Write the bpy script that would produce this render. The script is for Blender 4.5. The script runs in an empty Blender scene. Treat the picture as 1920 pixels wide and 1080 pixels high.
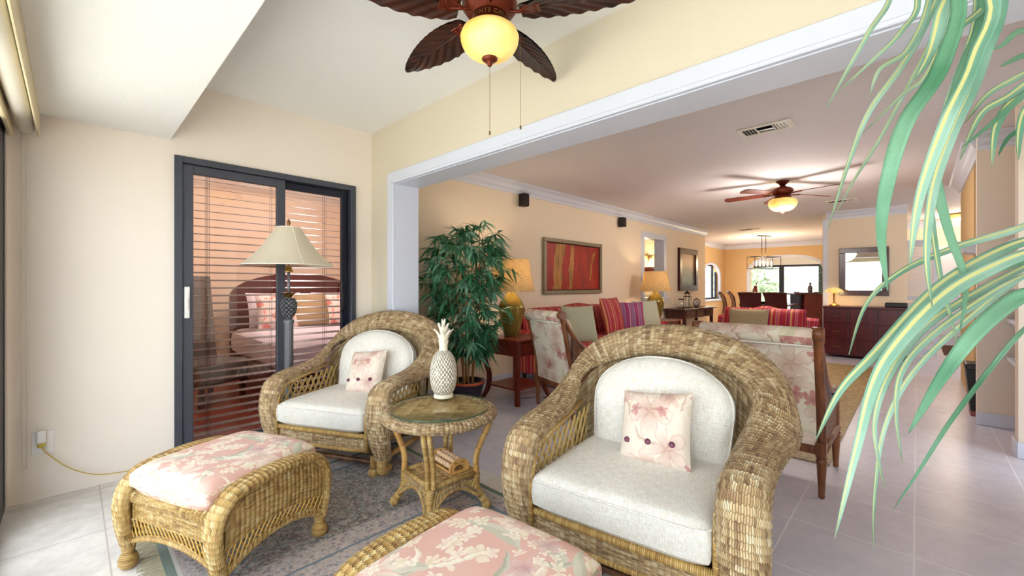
import bpy, math, random
from mathutils import Vector, Matrix, Euler
R = math.radians
V = Vector
scene = bpy.context.scene
col = scene.collection

# ------------------------------------------------------------------ camera
EYE = 1.25
AZ = R(43.8)
cam_data = bpy.data.cameras.new('camera')
cam = bpy.data.objects.new('camera', cam_data)
col.objects.link(cam)
cam.location = (0, 0, EYE)
cam.rotation_euler = (R(90), 0, AZ - R(90))
cam_data.sensor_width = 36
cam_data.lens = 792 / 1920 * 36
cam_data.shift_y = -5 / 1920
cam_data.clip_start = 0.02
cam_data.clip_end = 300
scene.camera = cam

# ------------------------------------------------------------------ world, exposure
world = bpy.data.worlds.new('world')
scene.world = world
world.use_nodes = True
wn = world.node_tree
wn.nodes.clear()
wo = wn.nodes.new('ShaderNodeOutputWorld')
wb = wn.nodes.new('ShaderNodeBackground')
sky = wn.nodes.new('ShaderNodeTexSky')
sky.sky_type = 'HOSEK_WILKIE'
sky.turbidity = 6
sky.ground_albedo = 0.45
sky.sun_direction = (-0.35, -0.5, 0.8)
mixw = wn.nodes.new('ShaderNodeMixRGB')
mixw.inputs[0].default_value = 0.8
mixw.inputs[2].default_value = (0.86, 0.93, 1.0, 1)
wn.links.new(sky.outputs[0], mixw.inputs[1])
wn.links.new(mixw.outputs[0], wb.inputs[0])
# a bright haze lies on one side of the sky (towards -y)
wtc = wn.nodes.new('ShaderNodeTexCoord')
wdt = wn.nodes.new('ShaderNodeVectorMath')
wdt.operation = 'DOT_PRODUCT'
wdt.inputs[1].default_value = (-.30, -.93, .1)
wn.links.new(wtc.outputs['Generated'], wdt.inputs[0])
wmr = wn.nodes.new('ShaderNodeMapRange')
wmr.inputs['From Min'].default_value = -1
wmr.inputs['From Max'].default_value = 1
wmr.inputs['To Min'].default_value = .62
wmr.inputs['To Max'].default_value = 1.30
wn.links.new(wdt.outputs['Value'], wmr.inputs['Value'])
wn.links.new(wmr.outputs[0], wb.inputs[1])
wn.links.new(wb.outputs[0], wo.inputs[0])

scene.view_settings.view_transform = 'Standard'
scene.view_settings.look = 'None'
scene.view_settings.gamma = 1
scene.view_settings.exposure = 2.32
scene.view_settings.use_curve_mapping = False
scene.cycles.max_bounces = 9
scene.cycles.diffuse_bounces = 5
scene.cycles.glossy_bounces = 4
scene.cycles.transmission_bounces = 6
scene.cycles.transparent_max_bounces = 12
scene.cycles.sample_clamp_indirect = 6
scene.cycles.caustics_reflective = False
scene.cycles.caustics_refractive = False


def area_light(name, loc, rot, sx, sy, power, color=(1, 1, 1)):
    d = bpy.data.lights.new(name, 'AREA')
    d.shape = 'RECTANGLE'
    d.size = sx
    d.size_y = sy
    d.energy = power
    d.color = color
    o = bpy.data.objects.new(name, d)
    o.location = loc
    o.rotation_euler = rot
    col.objects.link(o)
    return o


def point_light(name, loc, power, color=(1, .78, .5), r=.04):
    d = bpy.data.lights.new(name, 'POINT')
    d.energy = power
    d.color = color
    d.shadow_soft_size = r
    o = bpy.data.objects.new(name, d)
    o.location = loc
    col.objects.link(o)
    return o


# the sun stands high behind the building and lights the terraces, not the rooms
sun_d = bpy.data.lights.new('sun', 'SUN')
sun_d.energy = 3.0
sun_d.angle = R(1)
sun_d.color = (1, .96, .9)
sun = bpy.data.objects.new('sun', sun_d)
sun.rotation_euler = V((.15, .5, .85)).to_track_quat('Z', 'Y').to_euler()
col.objects.link(sun)

# sky light is guided in through the glass walls by light portals standing in the openings
def portal(name, loc, rot, sx, sy):
    o = area_light(name, loc, rot, sx, sy, 1)
    o.data.cycles.is_portal = True
    return o


portal('sky_portal_west', (-0.32, .8, 1.12), (0, R(-90), 0), 2.2, 5.6)
portal('sky_portal_dining', (16.45, 2.95, 1.2), (0, R(90), 0), 2.2, 3.2)
portal('sky_portal_dining_side', (14.15, 5.2, 1.3), (R(-90), 0, 0), 1.4, 1.3)
portal('sky_portal_living', (4.31, -1.07, 1.15), (R(90), 0, 0), .8, 2.2)
portal('sky_portal_hall', (8.8, -2.95, 1.15), (R(90), 0, 0), 1.6, 2.2)


# ------------------------------------------------------------------ colour + node helpers
def C(h):
    h = h.lstrip('#')
    out = []
    for i in (0, 2, 4):
        c = int(h[i:i + 2], 16) / 255
        out.append(c / 12.92 if c <= .04045 else ((c + .055) / 1.055) ** 2.4)
    return (*out, 1)


class N:
    """small wrapper for building a node material"""
    def __init__(s, name):
        s.m = bpy.data.materials.new(name)
        s.m.use_nodes = True
        s.t = s.m.node_tree
        s.t.nodes.clear()
        s.out = s.t.nodes.new('ShaderNodeOutputMaterial')
        s.bsdf = s.t.nodes.new('ShaderNodeBsdfPrincipled')
        s.t.links.new(s.bsdf.outputs[0], s.out.inputs[0])

    def n(s, typ, **kw):
        n = s.t.nodes.new('ShaderNode' + typ)
        for k, v in kw.items():
            setattr(n, k, v)
        return n

    def put(s, sock, v):
        if isinstance(v, bpy.types.NodeSocket):
            s.t.links.new(v, sock)
        elif v is not None:
            sock.default_value = v

    def math(s, op, a, b=None, c=None, clamp=False):
        n = s.n('Math', operation=op, use_clamp=clamp)
        s.put(n.inputs[0], a)
        s.put(n.inputs[1], b)
        s.put(n.inputs[2], c)
        return n.outputs[0]

    def vmath(s, op, a, b=None, scale=None):
        n = s.n('VectorMath', operation=op)
        s.put(n.inputs[0], a)
        s.put(n.inputs[1], b)
        if scale is not None:
            s.put(n.inputs['Scale'], scale)
        return n.outputs['Value'] if op in ('LENGTH', 'DOT_PRODUCT', 'DISTANCE') else n.outputs[0]

    def coord(s, kind='UV'):
        return s.n('TexCoord').outputs[kind]

    def sep(s, v):
        n = s.n('SeparateXYZ')
        s.put(n.inputs[0], v)
        return n.outputs

    def comb(s, x, y, z=0.0):
        n = s.n('CombineXYZ')
        s.put(n.inputs[0], x)
        s.put(n.inputs[1], y)
        s.put(n.inputs[2], z)
        return n.outputs[0]

    def noise(s, v, scale, detail=2, rough=.5, dim='3D'):
        n = s.n('TexNoise', noise_dimensions=dim)
        s.put(n.inputs['Vector'], v)
        n.inputs['Scale'].default_value = scale
        n.inputs['Detail'].default_value = detail
        n.inputs['Roughness'].default_value = rough
        return n.outputs

    def mix(s, f, a, b, blend='MIX'):
        n = s.n('MixRGB', blend_type=blend)
        s.put(n.inputs[0], f)
        s.put(n.inputs[1], a)
        s.put(n.inputs[2], b)
        return n.outputs[0]

    def ramp(s, f, stops, interp='LINEAR'):
        n = s.n('ValToRGB')
        s.put(n.inputs[0], f)
        cr = n.color_ramp
        cr.interpolation = interp
        while len(cr.elements) < len(stops):
            cr.elements.new(.5)
        for e, (p, c) in zip(cr.elements, stops):
            e.position = p
            e.color = C(c) if isinstance(c, str) else (c, c, c, 1)
        return n.outputs[0]

    def bump(s, h, dist=.002, strength=1.0):
        n = s.n('Bump')
        s.put(n.inputs['Height'], h)
        n.inputs['Distance'].default_value = dist
        n.inputs['Strength'].default_value = strength
        s.t.links.new(n.outputs[0], s.bsdf.inputs['Normal'])
        return n

    def base(s, c, rough=.5, metal=0.0, **kw):
        s.put(s.bsdf.inputs['Base Color'], c)
        s.put(s.bsdf.inputs['Roughness'], rough)
        s.bsdf.inputs['Metallic'].default_value = metal
        for k, v in kw.items():
            s.bsdf.inputs[k.replace('_', ' ')].default_value = v
        return s.m


def plain(name, c, rough=.5, metal=0.0, var=.06, scale=12, bump=0, **kw):
    m = N(name)
    o = m.coord('Object')
    f = m.noise(o, scale, 3)[0]
    f2 = m.math('MULTIPLY_ADD', f, var * 2, 1 - var)
    cc = m.mix(1.0, C(c), m.comb(f2, f2, f2), 'MULTIPLY')
    if bump:
        m.bump(m.noise(o, scale * 6, 3)[0], bump)
    return m.base(cc, rough, metal, **kw)


M = {}


def mat_wicker(name, cols, sw=.0042, stake=.023, bumpd=.006, gap_shade_c='#5c4426'):
    """fine reeds run side by side along u and ride over stakes set every `stake` metres, which gives rounded ribs"""
    m = N(name)
    uv = m.coord('UV')
    x, y, _ = m.sep(uv)
    wob = m.math('MULTIPLY', m.math('SUBTRACT', m.noise(uv, 22, 2)[0], .5), sw * 1.2)
    jv = m.math('DIVIDE', m.math('ADD', y, wob), sw)
    j = m.math('FLOOR', jv)
    fv = m.math('SUBTRACT', jv, j)
    hv = m.math('SINE', m.math('MULTIPLY', fv, math.pi))
    par = m.math('MULTIPLY', m.math('MODULO', m.math('ADD', j, 4000.0), 2.0), .16)
    ph = m.math('ADD', m.math('DIVIDE', x, stake), par)
    cell = m.math('FLOOR', ph)
    hu = m.math('SINE', m.math('MULTIPLY', m.math('SUBTRACT', ph, cell), math.pi))
    h = m.math('ADD', m.math('MULTIPLY', m.math('POWER', hv, .7), m.math('MULTIPLY_ADD', hu, .35, .15)), m.math('MULTIPLY', m.math('POWER', hu, .6), .7))
    wn = m.n('TexWhiteNoise', noise_dimensions='2D')
    m.put(wn.inputs['Vector'], m.comb(cell, m.math('FLOOR', m.math('DIVIDE', j, 2.0))))
    n1 = m.noise(m.comb(m.math('MULTIPLY', cell, .83), m.math('MULTIPLY', y, 10.0), 3.0), 1.0, 3, .6)[0]
    n2 = m.noise(m.comb(m.math('MULTIPLY', x, 4.0), m.math('MULTIPLY', j, .61), 0.0), 1.0, 3, .7)[0]
    f = m.math('ADD', m.math('ADD', m.math('MULTIPLY', wn.outputs[0], .16), m.math('MULTIPLY', n1, .45)), m.math('MULTIPLY', n2, .42))
    c = m.ramp(f, [(.37, cols[0]), (.47, cols[1]), (.56, cols[2]), (.66, cols[3])])
    line = m.math('MULTIPLY', m.math('LESS_THAN', hv, .45), .50)
    dip_shade = m.math('MULTIPLY', m.math('LESS_THAN', hu, .30), .45)
    gap = m.math('MAXIMUM', line, m.math('MULTIPLY', dip_shade, m.math('MULTIPLY_ADD', m.math('LESS_THAN', hv, .8), .7, .3)))
    c2 = m.mix(gap, c, C(gap_shade_c))  # dark gaps between reeds, plus shade painted into the rib dips
    m.bump(h, bumpd)
    return m.base(c2, .42)


M['wicker'] = mat_wicker('wicker_weave', ('#84654a', '#b4936a', '#d6ba8b', '#f0e0bc'))
M['wicker_gold'] = mat_wicker('golden_wicker_weave', ('#8f6a38', '#c49a56', '#dcb872', '#f0dba6'), .0044, .022)
M['wicker_coarse'] = mat_wicker('flat_reed_weave', ('#9c7a4c', '#c29c62', '#d8b680', '#ead2a2'), .024, .048, .005)


def mat_rattan(name, cols, ring=.007, amt=1.0):
    m = N(name)
    x, y, _ = m.sep(m.coord('UV'))
    k = m.math('DIVIDE', x, ring)
    fr = m.math('FRACT', k)
    h = m.math('POWER', m.math('SINE', m.math('MULTIPLY', fr, math.pi)), .5)
    nz = m.noise(m.comb(m.math('FLOOR', k), m.math('MULTIPLY', y, 8.0), 0.0), .9, 2)[0]
    n2 = m.noise(m.coord('Object'), 9, 2)[0]
    f = m.math('ADD', m.math('MULTIPLY', nz, .6), m.math('MULTIPLY', n2, .4))
    c = m.ramp(f, [(.32, cols[0]), (.5, cols[1]), (.66, cols[2])])
    g = m.math('MULTIPLY', m.math('LESS_THAN', h, .34), .6 * amt)
    c = m.mix(g, c, C('#5c3f1c'))
    m.bump(h, .0025 * amt)
    return m.base(c, .35)


M['rattan_wrap'] = mat_rattan('wrapped_rattan', ('#8a6636', '#b9924f', '#d9bd80'))
M['rattan_pole'] = mat_rattan('smooth_rattan_pole', ('#8a5f2e', '#b98b4a', '#d8b878'), .09, .6)
M['rattan_dark'] = mat_rattan('dark_rattan_pole', ('#3a2014', '#5d3820', '#8a5c34'), .07, .6)
M['reed'] = plain('lattice_reed', '#bf9f5c', .4, var=.35, scale=30)
M['reed_gold'] = plain('golden_lattice_reed', '#bd9548', .4, var=.3, scale=30)


def mat_cloth(name, c1, c2, sc=.0022, bumpd=.0012, rough=.9, amount=.5):
    m = N(name)
    x, y, _ = m.sep(m.coord('UV'))
    a = m.noise(m.comb(m.math('MULTIPLY', x, .07 / sc), m.math('DIVIDE', y, sc * 1.3), 0.0), 1, 2)[0]
    b = m.noise(m.comb(m.math('DIVIDE', x, sc * 1.3), m.math('MULTIPLY', y, .07 / sc), 5.0), 1, 2)[0]
    f = m.math('MULTIPLY', m.math('ADD', a, b), .5)
    g = m.ramp(f, [(.40, 0.0), (.60, 1.0)])
    c = m.mix(m.math('MULTIPLY', g, amount), C(c1), C(c2))
    w = m.math('MULTIPLY', m.math('SINE', m.math('MULTIPLY', x, math.pi / sc)),
               m.math('SINE', m.math('MULTIPLY', y, math.pi / sc)))
    m.bump(m.math('ADD', w, f), bumpd)
    return m.base(c, rough, Specular_IOR_Level=.2)


M['oatmeal'] = mat_cloth('oatmeal_tweed', '#fffdf8', '#dfd0b4', .0026, .0009, amount=.62)
M['green_cloth'] = mat_cloth('sage_silk', '#c2c3aa', '#a8aa90', .002, .0005, .6)
M['tan_cloth'] = mat_cloth('tan_silk', '#b29c76', '#9c8660', .002, .0005, .6)
M['white_cloth'] = mat_cloth('white_bedding', '#f2eef4', '#dcd8e4', .003, .0008)
M['lining'] = plain('pale_lining', '#e8e2d6', .9)


def flowers(m, uv, base, layers):
    """layers: (kind, cells per metre, size, petals, colour a, colour b, chance, seed)"""
    c = base
    w = m.noise(uv, 16, 4, .6)[1]
    wv = m.vmath('SCALE', m.vmath('SUBTRACT', w, (.5, .5, .5)), scale=.045)
    uvw = m.vmath('ADD', uv, wv)
    for kind, cells, size, pet, ca, cb, chance, seed in layers:
        p = m.vmath('ADD', m.vmath('SCALE', uvw, scale=float(cells)), (seed * 3.17, seed * 1.73, 0))
        v = m.n('TexVoronoi', voronoi_dimensions='2D', feature='F1')
        m.put(v.inputs['Vector'], p)
        v.inputs['Scale'].default_value = 1
        d = m.vmath('SUBTRACT', p, v.outputs['Position'])
        rr, gg, bb = m.sep(v.outputs['Color'])
        dx, dy, _ = m.sep(d)
        rot = m.math('MULTIPLY', rr, 6.283)
        cs, sn = m.math('COSINE', rot), m.math('SINE', rot)
        lx = m.math('ADD', m.math('MULTIPLY', dx, cs), m.math('MULTIPLY', dy, sn))
        ly = m.math('SUBTRACT', m.math('MULTIPLY', dy, cs), m.math('MULTIPLY', dx, sn))
        r = m.math('SQRT', m.math('ADD', m.math('MULTIPLY', lx, lx), m.math('MULTIPLY', ly, ly)))
        if kind == 'flower':
            th = m.math('ARCTAN2', ly, lx)
            lob = m.math('ABSOLUTE', m.math('COSINE', m.math('MULTIPLY', th, pet / 2)))
            lim = m.math('MULTIPLY', m.math('MULTIPLY_ADD', m.math('POWER', lob, .8), .68, .32), size)
            q = m.math('DIVIDE', r, lim)
            mask = m.math('LESS_THAN', q, 1.0)
            line = m.math('ADD', m.math('POWER', m.math('SUBTRACT', 1.0, lob), 1.6), m.math('MULTIPLY', m.math('GREATER_THAN', q, .88), .45))
            fac = m.math('ADD', m.math('MULTIPLY', m.math('SUBTRACT', 1.0, q), .75), m.math('MULTIPLY', line, .6), clamp=True)
        else:
            q = m.math('DIVIDE', lx, size)
            wv_ = m.math('MULTIPLY', m.math('SUBTRACT', 1.0, m.math('MULTIPLY', q, q)), size * pet)
            bend = m.math('ADD', ly, m.math('MULTIPLY', m.math('MULTIPLY', q, q), size * .35))
            mask = m.math('LESS_THAN', m.math('ABSOLUTE', bend), wv_)
            fac = m.math('GREATER_THAN', bend, 0.0)
        mask = m.math('MULTIPLY', mask, m.math('LESS_THAN', gg, chance))
        cc = m.mix(fac, C(ca), C(cb))
        fade = m.math('MULTIPLY_ADD', m.noise(uv, 45, 2)[0], .5, .52)
        c = m.mix(m.math('MULTIPLY', mask, fade), c, cc)
    return c


def mat_floral(name, basec, layers, rough=.85, bumpd=.0006):
    m = N(name)
    uv = m.coord('UV')
    f = m.noise(uv, 9, 3)[0]
    b = m.mix(f, C(basec[0]), C(basec[1]))
    c = flowers(m, uv, b, layers)
    m.bump(m.noise(uv, 420, 2)[0], bumpd)
    return m.base(c, rough, Specular_IOR_Level=.25)


M['floral_pink'] = mat_floral('pink_floral_cotton', ('#d3a396', '#dcb7a9'), [
    ('leaf', 5, .48, .28, '#b9bfa9', '#c9cdba', .75, 1),
    ('leaf', 7, .44, .20, '#a3ab97', '#bfc6b2', .6, 2),
    ('flower', 5, .47, 8, '#eee3d0', '#cfa79c', .45, 3),
    ('flower', 16, .45, 5, '#f1e8d4', '#d8cba8', .42, 4),
    ('flower', 22, .45, 5, '#f3ead8', '#dfcbb8', .40, 6),
    ('leaf', 8, .47, .13, '#efe8d8', '#e4dcc9', .45, 5),
    ('flower', 7, .34, 6, '#dfc2ba', '#b58688', .3, 8)])
M['floral_cream'] = mat_floral('cream_floral_linen', ('#e9dfca', '#e2d6bf'), [
    ('leaf', 4, .49, .34, '#d6cbaa', '#c6bb98', .9, 11),
    ('leaf', 5, .48, .25, '#cdc0a0', '#dfd4ba', .8, 12),
    ('flower', 3.4, .50, 5, '#efdccb', '#b07e68', .95, 13),
    ('flower', 4.6, .50, 6, '#ecd9c8', '#b07a68', .6, 14),
    ('leaf', 6, .48, .12, '#a88c74', '#c4a890', .5, 17),
    ('flower', 7, .40, 5, '#c8807a', '#9c3c44', .22, 15)])
M['floral_pillow'] = mat_floral('pillow_floral_linen', ('#e9dccd', '#e2d3c2'), [
    ('leaf', 11, .48, .30, '#ddcdb8', '#e8dccb', .6, 21),
    ('flower', 5, .50, 5, '#efdccf', '#b07a68', .95, 22),
    ('flower', 7, .48, 6, '#ead0c0', '#ad7464', .7, 24),
    ('leaf', 8, .48, .14, '#bfa08c', '#d8c2b0', .5, 27),
    ('flower', 14, .42, 5, '#cf948c', '#a85c62', .12, 25)])


def mat_stripe(name, stops, period, axis=0, rough=.6):
    m = N(name)
    s = m.sep(m.coord('UV'))
    w = m.math('MULTIPLY', m.math('SUBTRACT', m.noise(m.coord('UV'), 4, 1)[0], .5), .01)
    f = m.math('FRACT', m.math('DIVIDE', m.math('ADD', m.math('ADD', s[axis], w), 50 * period), period))
    c = m.ramp(f, stops, 'CONSTANT')
    m.bump(m.noise(m.coord('UV'), 500, 2)[0], .0006)
    return m.base(c, rough, Specular_IOR_Level=.3)


STR = [(0, '#a3182c'), (.16, '#c46a3c'), (.20, '#8f1a46'), (.34, '#b4303a'), (.40, '#c98a58'), (.52, '#b0243a'),
       (.58, '#a3182c'), (.70, '#b98a5c'), (.74, '#b0406a'), (.84, '#c4643c'), (.90, '#9c1c3c')]
M['stripe'] = mat_stripe('red_striped_silk', STR, .17)
M['stripe_lilac'] = mat_stripe('lilac_striped_silk', [(0, '#8a5a80'), (.3, '#a98094'), (.36, '#7a2a5c'), (.5, '#b42a5c'), (.6, '#8d2a68'), (.8, '#b08a94'), (.9, '#9c4470')], .12)


def mat_wood(name, c1, c2, rough=.28, sc=1.0, axis=2):
    m = N(name)
    o = m.coord('Object')
    st = [18.0, 18.0, 18.0]
    st[axis] = 1.2
    v = m.vmath('MULTIPLY', o, tuple(a * sc for a in st))
    a = m.noise(v, 1.6, 4, .6)[0]
    b = m.noise(v, 7, 2)[0]
    f = m.math('ADD', m.math('MULTIPLY', a, .75), m.math('MULTIPLY', b, .25))
    c = m.ramp(f, [(.35, c1), (.65, c2)])
    m.bump(f, .0006)
    return m.base(c, rough)


M['cherry'] = mat_wood('cherry_wood', '#4a1410', '#7c2c1c')
M['cherry_x'] = mat_wood('cherry_wood_top', '#54180f', '#86321f', axis=0)
M['mahog'] = mat_wood('dark_mahogany', '#2e0c0c', '#521a16')
M['oak'] = mat_wood('walnut_chair_frame', '#5c3018', '#8e5530', .35)
M['blade'] = mat_wood('fan_blade_wood', '#4c1a10', '#6e2e18', .4, axis=0)
M['blind'] = plain('blind_slat_brown', '#3c201c', .35, var=.15)
M['wood_light'] = mat_wood('light_roller_wood', '#d09a54', '#e8b870', .4)
M['bead'] = plain('pale_wooden_bead', '#e6c29a', .4, var=.1, scale=30)
M['bronze'] = plain('aged_copper_bronze', '#6e2c18', .35, .6, var=.3, scale=20)
M['bronze_l'] = plain('antique_brass', '#8a6a44', .35, .8, var=.2)
M['brass'] = plain('polished_brass', '#b0803c', .25, .9)
M['black'] = plain('black_plastic', '#0f0d10', .4)
M['black_metal'] = plain('black_iron', '#18161a', .35, .5)
M['frame_dark'] = plain('bronze_aluminium', '#4a4d58', .45, .3, var=.05)
M['frame_navy'] = plain('dark_aluminium', '#1c2030', .4, .3, var=.05)
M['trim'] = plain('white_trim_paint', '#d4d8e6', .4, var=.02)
M['white_plastic'] = plain('white_plastic', '#ece8e6', .35, var=.02)
M['pewter'] = plain('pewter_lamp_metal', '#74757d', .42, .4, var=.3, scale=40)
M['gold'] = plain('gold_leaf', '#b08c4c', .35, .9, var=.2)
M['terracotta'] = plain('dark_ceramic_pot', '#1c1628', .25)
M['orange_rim'] = plain('orange_rim', '#b04a20', .35)


def mat_wall(name, c, bumpd=.0012, var=.02, sc=60):
    m = N(name)
    o = m.coord('Object')
    f = m.noise(o, 1.3, 2)[0]
    g = m.math('MULTIPLY_ADD', f, var * 2, 1 - var)
    cc = m.mix(1.0, C(c), m.comb(g, g, g), 'MULTIPLY')
    m.bump(m.noise(o, sc, 4, .6)[0], bumpd)
    return m.base(cc, .75, Specular_IOR_Level=.25)


M['wall'] = mat_wall('cream_wall_paint', '#f0e5da')
M['wall_header'] = mat_wall('darkened_yellow_wall_paint', '#d8ceba')  # yellower than the cream walls, and darkened to offset strong window light
M['wall_pink'] = mat_wall('beige_wall_paint', '#efdec6')
M['wall_ochre'] = mat_wall('ochre_wall_paint', '#d6b483')
M['wall_right'] = mat_wall('light_beige_paint', '#eadbcb')
M['ceil'] = mat_wall('ceiling_paint', '#efeeec')
M['ceil_pop'] = mat_wall('textured_ceiling', '#dfd8da', .006, .03, 90)


def mat_tiles(name, c1, c2, grout, size, ox, oy, rough, mort=.006):
    m = N(name)
    o = m.coord('Object')
    x, y, _ = m.sep(o)
    fx = m.math('FRACT', m.math('ADD', m.math('DIVIDE', m.math('SUBTRACT', x, ox), size), 40.0))
    fy = m.math('FRACT', m.math('ADD', m.math('DIVIDE', m.math('SUBTRACT', y, oy), size), 40.0))
    e = mort / size
    dx = m.math('MINIMUM', fx, m.math('SUBTRACT', 1.0, fx))
    dy = m.math('MINIMUM', fy, m.math('SUBTRACT', 1.0, fy))
    g = m.math('LESS_THAN', m.math('MINIMUM', dx, dy), e / 2)
    n1 = m.noise(o, 3.2, 5, .65)[0]
    n2 = m.noise(o, 14, 4, .6)[0]
    f = m.math('ADD', m.math('MULTIPLY', n1, .6), m.math('MULTIPLY', n2, .4))
    c = m.ramp(f, [(.38, c1), (.62, c2)])
    c = m.mix(g, c, C(grout))
    h = m.math('ADD', m.math('MULTIPLY', m.math('SUBTRACT', 1.0, g), 1.0), m.math('MULTIPLY', n2, .25))
    m.bump(h, .0015)
    return m.base(c, m.math('MULTIPLY_ADD', g, .3, rough))


M['tile'] = mat_tiles('porcelain_floor_tile', '#cac6d4', '#dbd7e2', '#f0edf0', .48, 2.68, .01, .30)
M['tile_stone'] = mat_tiles('stone_floor_tile', '#cbc5bf', '#e8e2db', '#c0b6ae', .62, .12, 3.62, .4)


def mat_glass(name, tint, refl, rough=.0, k=1.0):
    m = N(name)
    m.t.nodes.remove(m.bsdf)
    tr = m.n('BsdfTransparent')
    tr.inputs[0].default_value = tint
    gl = m.n('BsdfGlossy')
    gl.inputs['Roughness'].default_value = rough
    gl.inputs['Color'].default_value = (1, 1, 1, 1)
    fr = m.n('Fresnel')
    fr.inputs[0].default_value = 1.5
    front = m.math('SUBTRACT', 1.0, m.n('NewGeometry').outputs['Backfacing'])
    f = m.math('MULTIPLY', m.math('MULTIPLY_ADD', fr.outputs[0], k, refl, clamp=True), front)
    mx = m.n('MixShader')
    m.put(mx.inputs[0], f)
    m.put(mx.inputs[1], tr.outputs[0])
    m.put(mx.inputs[2], gl.outputs[0])
    m.t.links.new(mx.outputs[0], m.out.inputs[0])
    return m.m


M['pane'] = mat_glass('window_pane', (.97, .98, .98, 1), 0.0)
M['pane_dark'] = mat_glass('tinted_door_pane', (.95, .88, .90, 1), .04)
M['glass_top'] = mat_glass('table_glass', (.96, .97, .94, 1), .0, k=.8)
M['glass_edge'] = plain('green_glass_edge', '#2e5040', .1, var=.05)
M['glass_clear'] = mat_glass('clear_glassware', (.93, .95, .96, 1), .1)


def mat_mirror():
    m = N('mirror_silver')
    return m.base((.9, .9, .9, 1), .02, 1.0)


M['mirror'] = mat_mirror()


def mat_emit(name, c, s):
    m = N(name)
    m.base(C(c), .4)
    m.bsdf.inputs['Emission Color'].default_value = C(c)
    m.bsdf.inputs['Emission Strength'].default_value = s
    return m.m


def mat_bowl():
    # lit alabaster bowl of the lamps and fans: frosted glass that gives off the bulb's light
    m = N('lit_alabaster_glass')
    f = m.noise(m.coord('Object'), 7, 3)[0]
    c = m.ramp(f, [(.3, '#e2b252'), (.7, '#f6dc8c')])
    m.base(c, .3)
    m.put(m.bsdf.inputs['Emission Color'], c)
    m.bsdf.inputs['Emission Strength'].default_value = .13
    return m.m


M['bowl'] = mat_bowl()
M['bulb'] = mat_emit('lit_bulb', '#fff0cc', 5)


def mat_shade(name, c1, c2, sc, trans=.5):
    m = N(name)
    x, y, _ = m.sep(m.coord('UV'))
    a = m.noise(m.comb(m.math('MULTIPLY', x, 12.0), m.math('MULTIPLY', y, 300.0), 0.0), 1, 2)[0]
    b = m.noise(m.comb(m.math('MULTIPLY', x, 300.0), m.math('MULTIPLY', y, 12.0), 0.0), 1, 2)[0]
    f = m.ramp(m.math('MULTIPLY', m.math('ADD', a, b), .5), [(.4, 0.0), (.6, 1.0)])
    c = m.mix(m.math('MULTIPLY', f, sc), C(c1), C(c2))
    d = m.n('BsdfDiffuse')
    t = m.n('BsdfTranslucent')
    m.put(d.inputs[0], c)
    m.put(t.inputs[0], c)
    mx = m.n('MixShader')
    mx.inputs[0].default_value = trans
    m.put(mx.inputs[1], d.outputs[0])
    m.put(mx.inputs[2], t.outputs[0])
    m.t.nodes.remove(m.bsdf)
    m.t.links.new(mx.outputs[0], m.out.inputs[0])
    return m.m


M['shade_silk'] = mat_shade('ivory_silk_shade', '#f3ead6', '#eee2c8', .3, .35)
M['shade_burlap'] = mat_shade('burlap_shade', '#e6d2ac', '#b89c6c', .9, .45)


def mat_leaf(name, c1, c2, stripe=None, sc=8):
    m = N(name)
    x, y, _ = m.sep(m.coord('UV'))
    f = m.noise(m.coord('Object'), sc, 3)[0]
    c = m.ramp(f, [(.35, c1), (.65, c2)])
    if stripe:
        # uv.y runs across the blade from 0 to 1
        s = m.math('MULTIPLY', m.math('GREATER_THAN', y, .56), m.math('LESS_THAN', y, .80))
        c = m.mix(s, c, C(stripe))
    h = m.math('SINE', m.math('MULTIPLY', y, 60.0))
    m.bump(h, .00012)
    d = m.n('BsdfTranslucent')
    m.put(d.inputs[0], c)
    m.base(c, .38)
    mx = m.n('MixShader')
    mx.inputs[0].default_value = .22
    m.put(mx.inputs[1], m.bsdf.outputs[0])
    m.put(mx.inputs[2], d.outputs[0])
    m.t.links.new(mx.outputs[0], m.out.inputs[0])
    return m.m


M['leaf_tree'] = mat_leaf('bamboo_leaf', '#2a6242', '#559468')
M['leaf_tree_l'] = mat_leaf('pale_bamboo_leaf', '#4a8a66', '#94c4a6')
M['leaf_palm'] = mat_leaf('palm_blade', '#6b9c80', '#a6c8b6', '#d6d08c', 5)
M['leaf_palm_d'] = mat_leaf('green_palm_blade', '#4c8560', '#88b696', None, 5)
M['bush'] = mat_leaf('garden_foliage', '#b4c2a4', '#dce6d0', None, 2)
M['cane'] = plain('bamboo_cane', '#9c6a38', .45, var=.3, scale=25)


# ------------------------------------------------------------------ geometry
def lerp(a, b, t):
    return a + (b - a) * t


def catmull(pts, n):
    """smooth list of equal-length tuples, n steps per segment"""
    out = []
    P = [pts[0]] + list(pts) + [pts[-1]]
    for i in range(1, len(P) - 2):
        a, b, c, d = P[i - 1], P[i], P[i + 1], P[i + 2]
        for k in range(n):
            t = k / n
            out.append(tuple(.5 * (2 * b[q] + (c[q] - a[q]) * t + (2 * a[q] - 5 * b[q] + 4 * c[q] - d[q]) * t * t
                                   + (3 * b[q] - a[q] - 3 * c[q] + d[q]) * t ** 3) for q in range(len(b))))
    out.append(tuple(pts[-1]))
    return out


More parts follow.
